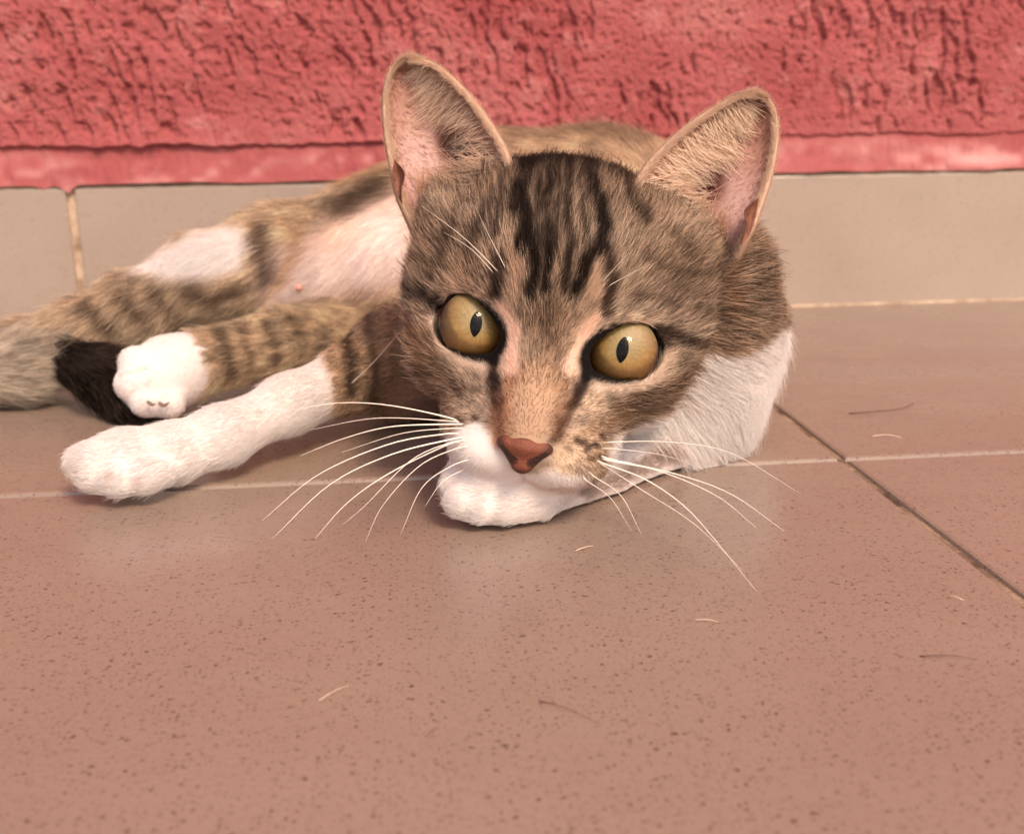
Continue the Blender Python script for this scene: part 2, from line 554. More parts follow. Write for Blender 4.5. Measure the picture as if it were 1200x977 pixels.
for s in (-1, 1):
    e = EYES[s]
    tl = s * math.radians(18)
    Rm = np.array([[math.cos(tl), -math.sin(tl), 0], [math.sin(tl), math.cos(tl), 0], [0, 0, 1]])
    hell(e + [0, 0, 1.2], (EYE_A, EYE_B, 1.9), .10, '-', Rm=Rm)
    for q0, q1, ra_, rb_ in DUCT:
        for zz_ in (.35, .9):
            hcone(e + [s * q0[0], q0[1], zz_], e + [s * q1[0], q1[1], zz_], ra_, rb_, .08, '-')
    hcone(e, e + [0, 0, .001], EYE_R + .015, EYE_R + .015, .05, '-')


def d_prim(pr, X, Y, Z):
    kind, g, q, k, op = pr
    if kind == 'cone':
        a, b, ra, rb = q
        ab = b - a
        L2 = float(ab @ ab) + 1e-18
        px, py, pz = X - a[0], Y - a[1], Z - a[2]
        t = np.clip((px * ab[0] + py * ab[1] + pz * ab[2]) / L2, 0, 1)
        dx, dy, dz = px - t * ab[0], py - t * ab[1], pz - t * ab[2]
        return np.sqrt(dx * dx + dy * dy + dz * dz) - (ra + (rb - ra) * t)
    c, R_, r = q
    px, py, pz = X - c[0], Y - c[1], Z - c[2]
    l = [(px * R_[0, i] + py * R_[1, i] + pz * R_[2, i]) for i in range(3)]
    k0 = np.sqrt(sum((l[i] / r[i]) ** 2 for i in range(3)))
    k1 = np.sqrt(sum((l[i] / r[i] ** 2) ** 2 for i in range(3))) + 1e-9
    return k0 * (k0 - 1) / k1


def bounds(pr):
    if pr[0] == 'cone':
        a, b, ra, rb = pr[2]
        lo = np.minimum(a - ra, b - rb); hi = np.maximum(a + ra, b + rb)
    else:
        c, R_, r = pr[2]
        lo, hi = c - r.max(), c + r.max()
    return lo, hi


def axis_of(lo, hi, flo, fhi, fine, coarse):
    out = [lo]
    while out[-1] < hi:
        out.append(out[-1] + (fine if flo <= out[-1] < fhi else coarse))
    return np.array(out)


def build_field(PRs, ax):
    xs, ys, zs = ax
    Fd = np.full((len(xs), len(ys), len(zs)), 0.05, np.float32)
    for pr in PRs:
        lo, hi = bounds(pr)
        m = pr[3] + 0.012
        sl_ = []
        for A, l, h_ in zip(ax, lo, hi):
            i0, i1 = np.searchsorted(A, l - m), np.searchsorted(A, h_ + m)
            sl_.append(slice(max(0, i0 - 1), min(len(A), i1 + 1)))
        if any(s.start >= s.stop for s in sl_):
            continue
        X = xs[sl_[0]][:, None, None].astype(np.float32)
        Y = ys[sl_[1]][None, :, None].astype(np.float32)
        Z = zs[sl_[2]][None, None, :].astype(np.float32)
        d = d_prim(pr, X, Y, Z)
        sub = Fd[sl_[0], sl_[1], sl_[2]]
        kk = pr[3]
        if pr[4] == '+':
            hh = np.clip(0.5 + 0.5 * (sub - d) / kk, 0, 1)
            new = sub * (1 - hh) + d * hh - kk * hh * (1 - hh)
            new = np.minimum(new, sub)
        else:
            hh = np.clip(0.5 - 0.5 * (sub + d) / kk, 0, 1)
            new = sub * (1 - hh) + (-d) * hh + kk * hh * (1 - hh)
            new = np.maximum(new, sub)
        Fd[sl_[0], sl_[1], sl_[2]] = new
    return Fd


def surface_nets(Fd, ax):
    xs, ys, zs = ax
    S = Fd < 0
    c = [S[i:S.shape[0] - 1 + i, j:S.shape[1] - 1 + j, l:S.shape[2] - 1 + l] for i in (0, 1) for j in (0, 1) for l in (0, 1)]
    cnt = sum(x.astype(np.int8) for x in c)
    act = (cnt > 0) & (cnt < 8)
    I, J, L = np.nonzero(act)
    vid = np.full(act.shape, -1, np.int32)
    vid[I, J, L] = np.arange(len(I))
    acc = np.zeros((len(I), 3)); n = np.zeros(len(I))
    A = [xs, ys, zs]
    corners = [(i, j, l) for i in (0, 1) for j in (0, 1) for l in (0, 1)]
    for a in corners:
        for d in range(3):
            if a[d]:
                continue
            b = list(a); b[d] = 1
            fa = Fd[I + a[0], J + a[1], L + a[2]]; fb = Fd[I + b[0], J + b[1], L + b[2]]
            m = (fa < 0) != (fb < 0)
            t = np.where(m, fa / np.where(fa == fb, 1, fa - fb), 0)
            pa = np.stack([xs[I + a[0]], ys[J + a[1]], zs[L + a[2]]], 1)
            pb = np.stack([xs[I + b[0]], ys[J + b[1]], zs[L + b[2]]], 1)
            acc += np.where(m[:, None], pa + (pb - pa) * t[:, None], 0)
            n += m
    V = acc / n[:, None]
    Q = []
    for d in range(3):
        e = [slice(1, -1)] * 3
        s0 = [slice(1, -1)] * 3; s1 = [slice(1, -1)] * 3
        s0[d] = slice(0, -1); s1[d] = slice(1, None)
        a, b = S[tuple(s0)], S[tuple(s1)]
        m = a != b
        i, j, l = np.nonzero(m)
        off = [1, 1, 1]; off[d] = 0
        i, j, l = i + off[0], j + off[1], l + off[2]
        u, v = [(1, 2), (2, 0), (0, 1)][d]
        def at_(du, dv):
            o = [0, 0, 0]; o[u] = du; o[v] = dv
            return vid[i + o[0], j + o[1], l + o[2]]
        q = np.stack([at_(-1, -1), at_(0, -1), at_(0, 0), at_(-1, 0)], 1)
        flip = ~a[m]
        q[flip] = q[flip][:, ::-1]
        Q.append(q)
    Q = np.concatenate(Q)
    return V, Q[(Q >= 0).all(1)]


los = np.min([bounds(p)[0] for p in PR if p[4] == '+'], 0) - 0.006
his = np.max([bounds(p)[1] for p in PR if p[4] == '+'], 0) + 0.006
hc = hw((0, 0, -.3))
AX = [axis_of(los[0], his[0], hc[0] - .052, hc[0] + .052, .0009, .0022),
      axis_of(los[1], his[1], hc[1] - .040, hc[1] + .034, .0009, .0022),
      axis_of(-0.004, his[2], -.01, .098, .0009, .0022)]
Fd = build_field(PR, AX)
# the floor flattens whatever rests on it
FL = 0.0012
Fd = np.maximum(Fd, (FL - AX[2])[None, None, :].astype(np.float32))
BV, BF = surface_nets(Fd, AX)


def smooth_mesh(V, F, it, lam=0.5):
    E_ = np.unique(np.sort(np.concatenate([F[:, [0, 1]], F[:, [1, 2]], F[:, [2, 3]], F[:, [3, 0]]]), 1), axis=0)
    deg = np.bincount(E_.ravel(), minlength=len(V))[:, None]
    for _ in range(it):
        S = np.zeros_like(V)
        for ax_ in range(3):
            S[:, ax_] = np.bincount(E_[:, 0], V[E_[:, 1], ax_], len(V)) + np.bincount(E_[:, 1], V[E_[:, 0], ax_], len(V))
        V = V + lam * (S / np.maximum(deg, 1) - V)
    return V


BV = smooth_mesh(BV, BF, 2)
GROUPS = ['torso', 'hindleg', 'lowleg', 'lowpaw', 'tail', 'tailtip', 'foreleg', 'forepaw', 'chinpaw', 'neck', 'ruff', 'head']


def group_of(Pw):
    best = np.full(len(Pw), 9.0); g = np.zeros(len(Pw), int)
    for pr in PR:
        if pr[4] != '+':
            continue
        d = d_prim(pr, Pw[:, 0], Pw[:, 1], Pw[:, 2])
        m = d < best
        best[m] = d[m]; g[m] = GROUPS.index(pr[1])
    return g


def vert_normals(V, F):
    n = np.cross(V[F[:, 2]] - V[F[:, 0]], V[F[:, 3]] - V[F[:, 1]])
    N = np.zeros_like(V)
    for c_ in range(4):
        for ax_ in range(3):
            N[:, ax_] += np.bincount(F[:, c_], n[:, ax_], len(V))
    return N / (np.linalg.norm(N, axis=1, keepdims=True) + 1e-12)

BN = vert_normals(BV, BF)
BG = group_of(BV)

# ------------------------------------------------------------------ the coat
GI = {n: i for i, n in enumerate(GROUPS)}
WHITE = (250, 241, 238)
DARK = (34, 24, 20)
BROWN = (108, 82, 64)
TAN = (176, 143, 116)
GREY = (150, 126, 106)
RUST = (150, 92, 60)
PALE = (222, 192, 168)
PINK = (250, 232, 228)
BASE = dict(torso=(222, 192, 164), hindleg=(220, 196, 170), lowleg=(226, 202, 174), lowpaw=WHITE, tail=(220, 206, 190),
            tailtip=(38, 29, 26), foreleg=WHITE, forepaw=WHITE, chinpaw=WHITE, neck=(168, 142, 121), ruff=WHITE, head=(202, 178, 157))
TICK = dict(torso=.5, hindleg=.55, lowleg=.5, tail=.5, tailtip=.3, neck=.9, head=.9)


def seg_dist(u, v, pts):
    d = np.full(len(u), 1e9)
    for (x0, y0), (x1_, y1) in zip(pts[:-1], pts[1:]):
        ex, ey = x1_ - x0, y1 - y0
        t = np.clip(((u - x0) * ex + (v - y0) * ey) / (ex * ex + ey * ey + 1e-9), 0, 1)
        d = np.minimum(d, np.hypot(u - x0 - t * ex, v - y0 - t * ey))
    return d


def poly_sd(u, v, pts):
    d = seg_dist(u, v, pts + pts[:1])
    ins = np.zeros(len(u), bool)
    for (x0, y0), (x1_, y1) in zip(pts, pts[1:] + pts[:1]):
        c_ = ((y0 > v) != (y1 > v)) & (u < (x1_ - x0) * (v - y0) / (y1 - y0 + 1e-12) + x0)
        ins ^= c_
    return np.where(ins, -d, d)


# markings: (groups, kind, points, half width, softness, colour, strength)
H_ = ('head',)
HN = ('head', 'neck')
MARKS = [
    # broad tones of the face
    (H_, 's', [(560, 200), (680, 185), (760, 220)], 30, 34, (140, 110, 88), .65),
    (H_, 's', [(640, 250), (645, 340)], 44, 40, (176, 146, 122), .5),
    (H_, 's', [(612, 172), (690, 166), (752, 184)], 25, 15, (22, 15, 13), .98),
    (H_, 's', [(500, 280), (540, 310)], 30, 36, (150, 118, 94), .5),
    (H_, 's', [(800, 300), (870, 330)], 40, 40, (156, 126, 102), .5),
    (H_, 's', [(645, 385), (648, 430)], 22, 22, (150, 120, 97), .7),
    (H_, 's', [(630, 450), (617, 500)], 26, 16, (200, 162, 134), .85),
    (H_, 's', [(600, 430), (592, 470), (588, 510)], 8, 10, (176, 120, 88), .7),
    (H_, 's', [(662, 455), (652, 505)], 8, 10, (150, 106, 80), .6),
    # pale lines by the eyes, brows and lids
    (H_, 's', [(590, 362), (599, 388), (598, 430)], 10, 6, (240, 208, 188), 1.),
    (H_, 's', [(700, 374), (682, 402), (666, 432)], 9, 7, (240, 208, 188), 1.),
    (H_, 's', [(718, 366), (745, 362), (776, 372)], 7, 7, (214, 192, 172), .8),
    (H_, 's', [(520, 340), (548, 332), (575, 345)], 8, 7, (216, 184, 160), .8),
    (H_, 's', [(508, 372), (520, 402), (545, 424), (566, 430)], 8, 7, (226, 204, 186), .9),
    (H_, 's', [(702, 452), (735, 456), (765, 444), (784, 420)], 7, 8, (226, 204, 186), .85),
    (H_, 's', [(604, 285), (604, 345)], 8, 8, (226, 194, 168), .8),
    (H_, 's', [(656, 300), (654, 352)], 7, 8, (212, 180, 152), .7),
    (H_, 's', [(694, 300), (698, 350)], 7, 8, (226, 194, 168), .8),
    (H_, 's', [(486, 345), (492, 385), (510, 430)], 10, 12, (222, 190, 164), .6),
    # crown and brow stripes
    (H_, 's', [(625, 175), (612, 215), (604, 245)], 9, 5, DARK, .9),
    (H_, 's', [(608, 222), (618, 258), (611, 292)], 7.5, 4, DARK, .95),
    (H_, 's', [(620, 270), (628, 300), (624, 345)], 5.5, 4, DARK, .9),
    (H_, 's', [(648, 190), (640, 235), (644, 285), (640, 340)], 5, 4, DARK, .85),
    (H_, 's', [(668, 185), (664, 230), (670, 280), (660, 340)], 4.5, 4, DARK, .8),
    (H_, 's', [(688, 185), (698, 230), (708, 262), (706, 292)], 7.5, 4, DARK, .95),
    (H_, 's', [(704, 285), (688, 302), (674, 342)], 7, 4, DARK, .95),
    (H_, 's', [(712, 300), (718, 330), (711, 364)], 8, 5, (60, 43, 35), .95),
    (H_, 's', [(586, 308), (581, 345)], 8, 5, (58, 42, 34), .95),
    (H_, 's', [(728, 190), (740, 230), (760, 262)], 6.5, 5, (56, 41, 33), .85),
    (H_, 's', [(575, 230), (560, 262), (548, 300)], 5.5, 5, (62, 45, 36), .8),
    (H_, 's', [(530, 262), (515, 300), (505, 325)], 5.5, 5, (66, 48, 39), .75),
    (H_, 's', [(755, 300), (790, 320), (830, 325)], 5.5, 5, (72, 54, 43), .75),
    (H_, 's', [(745, 345), (790, 355), (832, 370)], 5.5, 5, (80, 60, 48), .7),
    (H_, 's', [(640, 360), (642, 395)], 8, 10, (104, 80, 64), .5),
    (H_, 's', [(632, 205), (630, 250), (634, 290)], 3, 4, DARK, .8),
    (H_, 's', [(655, 200), (653, 260), (650, 300)], 3, 4, DARK, .7),
    (H_, 's', [(678, 200), (682, 250), (688, 285)], 3.5, 4, DARK, .75),
    (H_, 's', [(590, 205), (586, 240), (578, 275)], 4, 5, (60, 44, 36), .7),
    (H_, 's', [(780, 270), (800, 285), (815, 300)], 4.5, 5, (72, 54, 43), .65),
    (H_, 's', [(765, 325), (800, 340), (835, 345)], 4, 5, (76, 57, 46), .6),
    (H_, 's', [(720, 490), (760, 482), (800, 462)], 4, 5, (84, 62, 48), .7),
    (H_, 's', [(740, 465), (780, 455), (815, 432)], 3.5, 5, (90, 68, 52), .6),
    (H_, 's', [(480, 300), (500, 308), (520, 312)], 4, 5, (72, 54, 43), .65),
    (H_, 's', [(478, 370), (486, 400), (500, 440)], 4, 5, (84, 62, 48), .65),
    # dark line of the outer eye corners and cheek bars
    (H_, 's', [(772, 388), (800, 396), (822, 406), (845, 402)], 7, 5, (52, 36, 30), .9),
    (H_, 's', [(508, 350), (492, 342), (474, 340)], 7.5, 5, (50, 36, 30), .9),
    (H_, 's', [(725, 478), (770, 466), (815, 440), (832, 420)], 9, 10, (110, 82, 64), .8),
    (H_, 's', [(740, 500), (780, 478)], 5, 8, (104, 76, 58), .5),
    (H_, 's', [(498, 395), (512, 430), (535, 455)], 7, 10, (122, 92, 72), .7),
    (H_, 's', [(480, 390), (490, 430), (515, 470)], 8, 14, (150, 104, 74), .6),
    (H_, 's', [(690, 505), (735, 490)], 8, 12, (170, 132, 102), .6),
    # tear lines
    (H_, 's', [(576, 418), (578, 445), (581, 470)], 7, 5, (44, 30, 26), .95),
    (H_, 's', [(582, 462), (582, 490), (586, 514)], 6, 5, (104, 62, 42), .8),
    (H_, 's', [(688, 434), (679, 458), (673, 474)], 6.5, 5, (44, 30, 26), .95),
    (H_, 's', [(672, 470), (661, 492), (652, 514)], 6, 5, (88, 58, 44), .8),
    # muzzle
    (H_, 'p', [(536, 500), (556, 492), (574, 505), (588, 535), (612, 556), (650, 552), (690, 560), (720, 610), (600, 640), (500, 600), (505, 520)], 0, 6, WHITE, 1.),
    (H_, 's', [(664, 535), (690, 522), (712, 530)], 15, 12, (216, 188, 160), .9),
    (H_, 's', [(668, 514), (700, 506)], 8, 10, (200, 170, 144), .7),
    (H_, 's', [(675, 514), (683, 518)], 4, 3.5, (64, 45, 36), .9),
    (H_, 's', [(662, 524), (667, 527)], 3, 3, (70, 48, 38), .8),
    (H_, 's', [(706, 512), (712, 510)], 3.5, 3, (60, 42, 33), .85),
    (H_, 's', [(686, 527), (700, 522)], 4, 3.5, (64, 45, 36), .9),
    (H_, 's', [(690, 540), (704, 535)], 3, 3, (90, 62, 44), .8),
    (H_, 's', [(537, 492), (541, 494)], 4, 3, (60, 40, 32), .9),
    (H_, 's', [(553, 490), (557, 492)], 4, 3, (76, 50, 38), .85),
    (H_, 's', [(578, 495), (584, 520)], 6, 8, (206, 150, 118), .6),
    (H_, 's', [(611, 553), (613, 564), (640, 573), (676, 574)], 1.5, 4, (190, 150, 138), .5),  # mouth line: the crease's soft shade painted into the coat, both sides
    (H_, 's', [(613, 564), (590, 572), (560, 570)], 1.5, 4, (200, 165, 152), .35),
    (H_, 's', [(505, 470), (525, 490)], 10, 12, (214, 176, 152), .5),
    # white throat and the dark roots beside the chin, their shade painted in
    (('head', 'neck', 'ruff'), 'p', [(716, 516), (745, 500), (786, 486), (812, 450), (830, 416), (858, 420), (880, 416), (900, 402), (918, 386), (960, 376), (960, 640), (700, 640)], 0, 5, WHITE, 1.),
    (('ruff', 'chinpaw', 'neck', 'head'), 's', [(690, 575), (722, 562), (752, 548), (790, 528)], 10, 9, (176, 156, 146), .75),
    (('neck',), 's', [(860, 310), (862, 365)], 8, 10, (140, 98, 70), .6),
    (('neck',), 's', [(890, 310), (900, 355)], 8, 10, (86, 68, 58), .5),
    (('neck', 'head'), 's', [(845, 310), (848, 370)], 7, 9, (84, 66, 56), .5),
    # torso: dark back line, belly skin, saddle mark
    (('torso',), 's', [(600, 150), (680, 146), (760, 158)], 10, 14, (140, 110, 86), .7),
    (('torso',), 's', [(300, 235), (370, 215), (450, 190)], 14, 18, (196, 158, 124), .7),
    (('torso', 'hindleg'), 's', [(350, 330), (400, 300), (450, 300)], 44, 20, PINK, .95),
    (('torso', 'hindleg'), 's', [(430, 270), (465, 250)], 28, 16, (254, 236, 230), .9),
    (('torso', 'hindleg'), 's', [(385, 280), (400, 265)], 20, 20, (244, 218, 198), .45),
    (('torso', 'hindleg'), 's', [(396, 242), (420, 230), (446, 216)], 10, 13, (84, 66, 54), .9),
    (('hindleg', 'torso'), 's', [(350, 268), (345, 300), (325, 335)], 7, 9, (206, 174, 136), .6),
    (('hindleg', 'torso'), 's', [(304, 268), (306, 300), (314, 325)], 7, 10, (92, 71, 57), .75),
    (('hindleg',), 'p', [(146, 318), (190, 288), (235, 268), (282, 262), (292, 285), (286, 316), (245, 330), (200, 330)], 0, 9, WHITE, 1.),
    (('hindleg',), 's', [(220, 342), (250, 352), (280, 340)], 8, 10, (80, 61, 49), .75),
    (('hindleg',), 's', [(140, 350), (165, 372)], 8, 10, (80, 61, 49), .75),
    (('hindleg',), 's', [(100, 360), (125, 388)], 8, 10, (80, 61, 49), .75),
    (('hindleg',), 's', [(178, 340), (200, 366), (212, 384)], 6, 9, (92, 71, 57), .65),
    (('tail', 'hindleg'), 's', [(55, 390), (75, 425)], 8, 12, (190, 172, 152), .5),
    (('tail', 'tailtip'), 's', [(95, 425), (120, 415)], 9, 10, (110, 98, 94), .6),
    (('forepaw',), 's', [(128, 554), (129, 568)], 1.5, 4, (206, 180, 170), .5),  # toe creases: shade of the grooves painted as grey strokes
    (('forepaw',), 's', [(89, 551), (87, 566)], 1.5, 4, (206, 180, 170), .4),
    (('forepaw',), 's', [(160, 560), (163, 570)], 1.5, 3, (190, 166, 156), .5),
    (('lowpaw',), 's', [(140, 440), (172, 430)], 1.5, 3, (226, 190, 180), .6),
    (('lowpaw',), 's', [(150, 463), (178, 446)], 1.5, 3, (226, 190, 180), .6),
    (('lowpaw',), 's', [(184, 480), (195, 455)], 1.5, 3, (226, 190, 180), .6),
    # lower leg bands
    (('lowleg',), 's', [(256, 388), (268, 412), (270, 440)], 6, 8, (80, 60, 46), .75),
    (('lowleg', 'lowpaw'), 's', [(284, 384), (292, 410), (296, 430)], 5, 8, (96, 72, 54), .6),
    (('lowleg',), 's', [(312, 378), (322, 402), (325, 425)], 4, 6, (100, 76, 58), .7),
    (('lowleg',), 's', [(340, 370), (352, 392)], 4, 6, (104, 80, 60), .6),
    # sleeve of the stretched foreleg
    (('foreleg',), 'p', [(366, 395), (382, 425), (394, 462), (388, 500), (470, 560), (620, 520), (620, 300), (400, 330)], 0, 5, (216, 188, 160), 1.),
    (('foreleg',), 's', [(402, 380), (412, 420), (412, 460)], 6, 7, (64, 46, 36), .85),
    (('foreleg',), 's', [(432, 372), (440, 420), (438, 470)], 5, 8, (78, 56, 44), .7),
    (('foreleg',), 's', [(456, 380), (466, 430), (458, 480)], 12, 16, (172, 124, 94), .5),
    (('foreleg',), 's', [(470, 470), (500, 480)], 16, 14, (226, 186, 172), .7),
]


def coat(Pw, G):
    """coat colour (linear) and ticking of points on the cat; G = flesh group of each point"""
    u, v = to_px(Pw)
    w1 = vnoise(Pw, 300, 3) - .5
    w2 = vnoise(Pw, 300, 4) - .5
    u = u + 7 * w1
    v = v + 7 * w2
    C = np.zeros((len(Pw), 3)); T = np.zeros(len(Pw))
    for n, i in GI.items():
        m = G == i
        C[m] = BASE[n]; T[m] = TICK.get(n, 0)
    # soft mottling of the tabby ground
    mot = (vnoise(Pw * np.array([1, 1, 1]), 130, 9) - .5) * .35 + (vnoise(Pw, 420, 10) - .5) * .35
    C = C * (1 + mot[:, None] * (T > 0)[:, None])
    brk = sstep(.28, .52, .6 * vnoise(Pw, 240, 11) + .4 * vnoise(Pw, 600, 12))
    for gs, kind, pts, hwid, soft, c_, st in MARKS:
        if c_ is DARK and hwid < 12:
            hwid, st = hwid * 1.15, min(1., st * 1.12)
        m = np.isin(G, [GI[g] for g in gs])
        if not m.any():
            continue
        uu, vv = u[m], v[m]
        d = (poly_sd(uu, vv, pts) if kind == 'p' else seg_dist(uu, vv, pts) - hwid)
        a = st * sstep(soft, -soft, d)
        if sum(c_) < 215 and kind == 's' and gs == H_ and hwid < 20:
            a = a * (.50 + .50 * brk[m])                                 # stripes break up into tufts
        C[m] = C[m] * (1 - a[:, None]) + np.array(c_) * a[:, None]
        if max(c_) > 222 and min(c_) > 165:
            T[m] *= 1 - a
        elif sum(c_) < 200:
            T[m] = T[m] * (1 - .9 * a)
        elif kind == 'p':
            T[m] = np.maximum(T[m], .7 * a)
    return s2l(np.clip(C, 0, 255) / 255.0), T


k = Nodes('skin')
a = k.n('Attribute', attribute_name='coat')
k.l(a.outputs[0], k.b.inputs['Base Color'])
k.b.inputs['Roughness'].default_value = 0.75
k.b.inputs['Specular IOR Level'].default_value = 0.2
mat_skin = k.m
k = Nodes('fur')
a = k.n('Attribute', attribute_name='coat')
k.l(a.outputs[0], k.b.inputs['Base Color'])
k.b.inputs['Roughness'].default_value = 0.5
k.b.inputs['Specular IOR Level'].default_value = 0.12
tl = k.n('BsdfTranslucent'); k.l(a.outputs[0], tl.inputs[0])
mxs = k.n('MixShader'); mxs.inputs[0].default_value = .35
k.l(k.b.outputs[0], mxs.inputs[1]); k.l(tl.outputs[0], mxs.inputs[2]); k.l(mxs.outputs[0], k.t.nodes['Material Output'].inputs[0])
mat_fur = k.m


def unit(a):
    return a / (np.linalg.norm(a, axis=-1, keepdims=True) + 1e-12)


def hair_object(name, root, nrm, tan, length, lift, color, tick, rad, parent, bend=.55, jitter=.15, clump=.5, floor_z=.0006, npt=5, pattern=None):
    """one curves object: every hair leaves its root at an angle, then bends down along the lie of the coat"""
    N_ = len(root)
    cl = np.stack([vnoise(root, 330, 71), vnoise(root, 330, 72), vnoise(root, 330, 73)], 1) - .5
    cl2 = np.stack([vnoise(root, 900, 74), vnoise(root, 900, 75), vnoise(root, 900, 76)], 1) - .5
    tan = unit(tan - nrm * (tan * nrm).sum(1, keepdims=True))
    white = sstep(.55, .75, color[:, 2])[:, None]
    d = tan + (cl * clump + cl2 * clump * .7) * (1 - .65 * white) + rng.normal(0, jitter, (N_, 3))
    d = unit(d - nrm * (d * nrm).sum(1, keepdims=True))
    length = length * rng.uniform(.55, 1.2, N_) * np.where(rng.random(N_) < .05, 1.5, 1.)
    P_ = np.zeros((N_, npt, 3)); P_[:, 0] = root - nrm * .0003
    th = lift * rng.uniform(.6, 1.4, N_)
    for i in range(1, npt):
        f = (i - 1) / (npt - 2)
        t_ = th * (1 - bend * f)
        step = (d * np.cos(t_)[:, None] + nrm * np.sin(t_)[:, None]) * (length / (npt - 1))[:, None]
        P_[:, i] = P_[:, i - 1] + step
    P_[:, :, 2] = np.maximum(P_[:, :, 2], floor_z)
    prof = np.linspace(1, 0.12, npt) ** .8
    R_ = rad[:, None] * prof[None] if hasattr(rad, '__len__') else np.full((N_, 1), rad) * prof[None]
    # colour along the hair: the coat's pattern where the hair lies, with agouti banding
    u_ = rng.random(N_)
    f = np.linspace(0, 1, npt)
    if pattern is None:
        Cc = np.repeat(color[:, None, :], npt, 1)
        Tc = np.repeat(tick[:, None], npt, 1)
    else:
        # each hair carries the tone of about where it lies: feathered, not printed, edges
        shift = d * (rng.normal(0, .17, N_) * length)[:, None] + rng.normal(0, .00028, (N_, 3))
        mid = P_[:, npt // 2]
        got = [pattern(P_[:, i] * .55 + mid * .45 + shift) for i in range(1, npt)]
        Cc = np.stack([got[0][0]] + [q[0] for q in got], 1)
        Tc = np.stack([got[0][1]] + [q[1] for q in got], 1)
    salt = .9 * (vnoise(root, 520, 81) - .5) + .7 * (vnoise(root, 1300, 82) - .5)
    Cc = Cc * (1 + Tc * salt[:, None])[:, :, None]
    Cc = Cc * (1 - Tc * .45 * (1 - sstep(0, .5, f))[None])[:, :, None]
    tipdark = (u_ < .42)[:, None] * Tc * (.92 * sstep(.30, .75, f))[None]
    tiplight = (u_ > .62)[:, None] * Tc * sstep(.25, .75, f)[None]
    Cc = Cc * (1 - tipdark[:, :, None]) + np.array(rgb8(40, 28, 22)) * tipdark[:, :, None]
    tl_ = .62 * tiplight[:, :, None]
    Cc = Cc * (1 - tl_) + (np.array(rgb8(226, 200, 174)) * .55 + Cc * .9) * tl_
    Cc = Cc * rng.uniform(.88, 1.1, N_)[:, None, None]
    Cc = np.clip(Cc, 0, .9)
    hc_ = bpy.data.hair_curves.new(name)
    hc_.add_curves([npt] * N_)
    hc_.attributes['position'].data.foreach_set('vector', P_.astype(np.float32).ravel())
    ra = hc_.attributes.get('radius') or hc_.attributes.new('radius', 'FLOAT', 'POINT')
    ra.data.foreach_set('value', R_.astype(np.float32).ravel())
    ca = hc_.attributes.new('coat', 'FLOAT_COLOR', 'POINT')
    ca.data.foreach_set('color', np.concatenate([Cc, np.ones((N_, npt, 1))], 2).astype(np.float32).ravel())
    hc_.materials.append(mat_fur)
    return link(name, hc_, parent)


def scatter(V, F, N, dens):
    """random roots on quads; dens per face in hairs per square metre"""
    A_ = .5 * np.linalg.norm(np.cross(V[F[:, 2]] - V[F[:, 0]], V[F[:, 3]] - V[F[:, 1]]), axis=1)
    cnt = rng.poisson(A_ * dens)
    fi = np.repeat(np.arange(len(F)), cnt)
    s, t = rng.random(len(fi))[:, None], rng.random(len(fi))[:, None]
    q = F[fi]
    ip = lambda a: (a[q[:, 0]] * (1 - s) + a[q[:, 1]] * s) * (1 - t) + (a[q[:, 3]] * (1 - s) + a[q[:, 2]] * s) * t
    return ip(V), unit(ip(N)), fi


# ------------------------------------------------------------------ cat > body > fur
cat = link('cat', None, None, label='brown tabby and white cat lying on the tiled floor, staring with amber eyes', category='cat')
base_pt = np.array([0.0, 0.40, 0.0])
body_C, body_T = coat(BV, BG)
me = mesh_from('body', BV, BF, mat_skin)
hp = to_head(BV)
is_head = BG == GI['head']


def eye_field(hp_):
    """distance (cm) outside the lid opening of the nearer eye"""
    best = np.full(len(hp_), 9.)
    for s in (-1, 1):
        e = EYES[s]
        tl = s * math.radians(18)
        x, y = hp_[:, 0] - e[0], hp_[:, 1] - e[1]
        xr, yr = x * math.cos(tl) + y * math.sin(tl), -x * math.sin(tl) + y * math.cos(tl)
        kq = np.sqrt((xr / EYE_A) ** 2 + (yr / EYE_B) ** 2)
        d = (kq - 1) * (EYE_A * EYE_B) ** .5
        for q0, q1, ra_, rb_ in DUCT:
            a0, a1 = np.array([s * q0[0], q0[1]]), np.array([s * q1[0], q1[1]])
            ab = a1 - a0
            t = np.clip(((x - a0[0]) * ab[0] + (y - a0[1]) * ab[1]) / (ab @ ab), 0, 1)
            d = np.minimum(d, np.hypot(x - a0[0] - t * ab[0], y - a0[1] - t * ab[1]) - (ra_ + (rb_ - ra_) * t) + .12)
        d = np.where(hp_[:, 2] < -1.2, 9., d)
        best = np.minimum(best, d)
    return best


ed = eye_field(hp)
lid = np.where(is_head, sstep(.30, .16, ed), 0)[:, None]
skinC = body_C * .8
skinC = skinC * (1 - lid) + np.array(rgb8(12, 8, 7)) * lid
set_color(me, skinC)
body = link('body', me, cat)

NOSE_TIP = np.array([-.02, -2.55, 2.75])


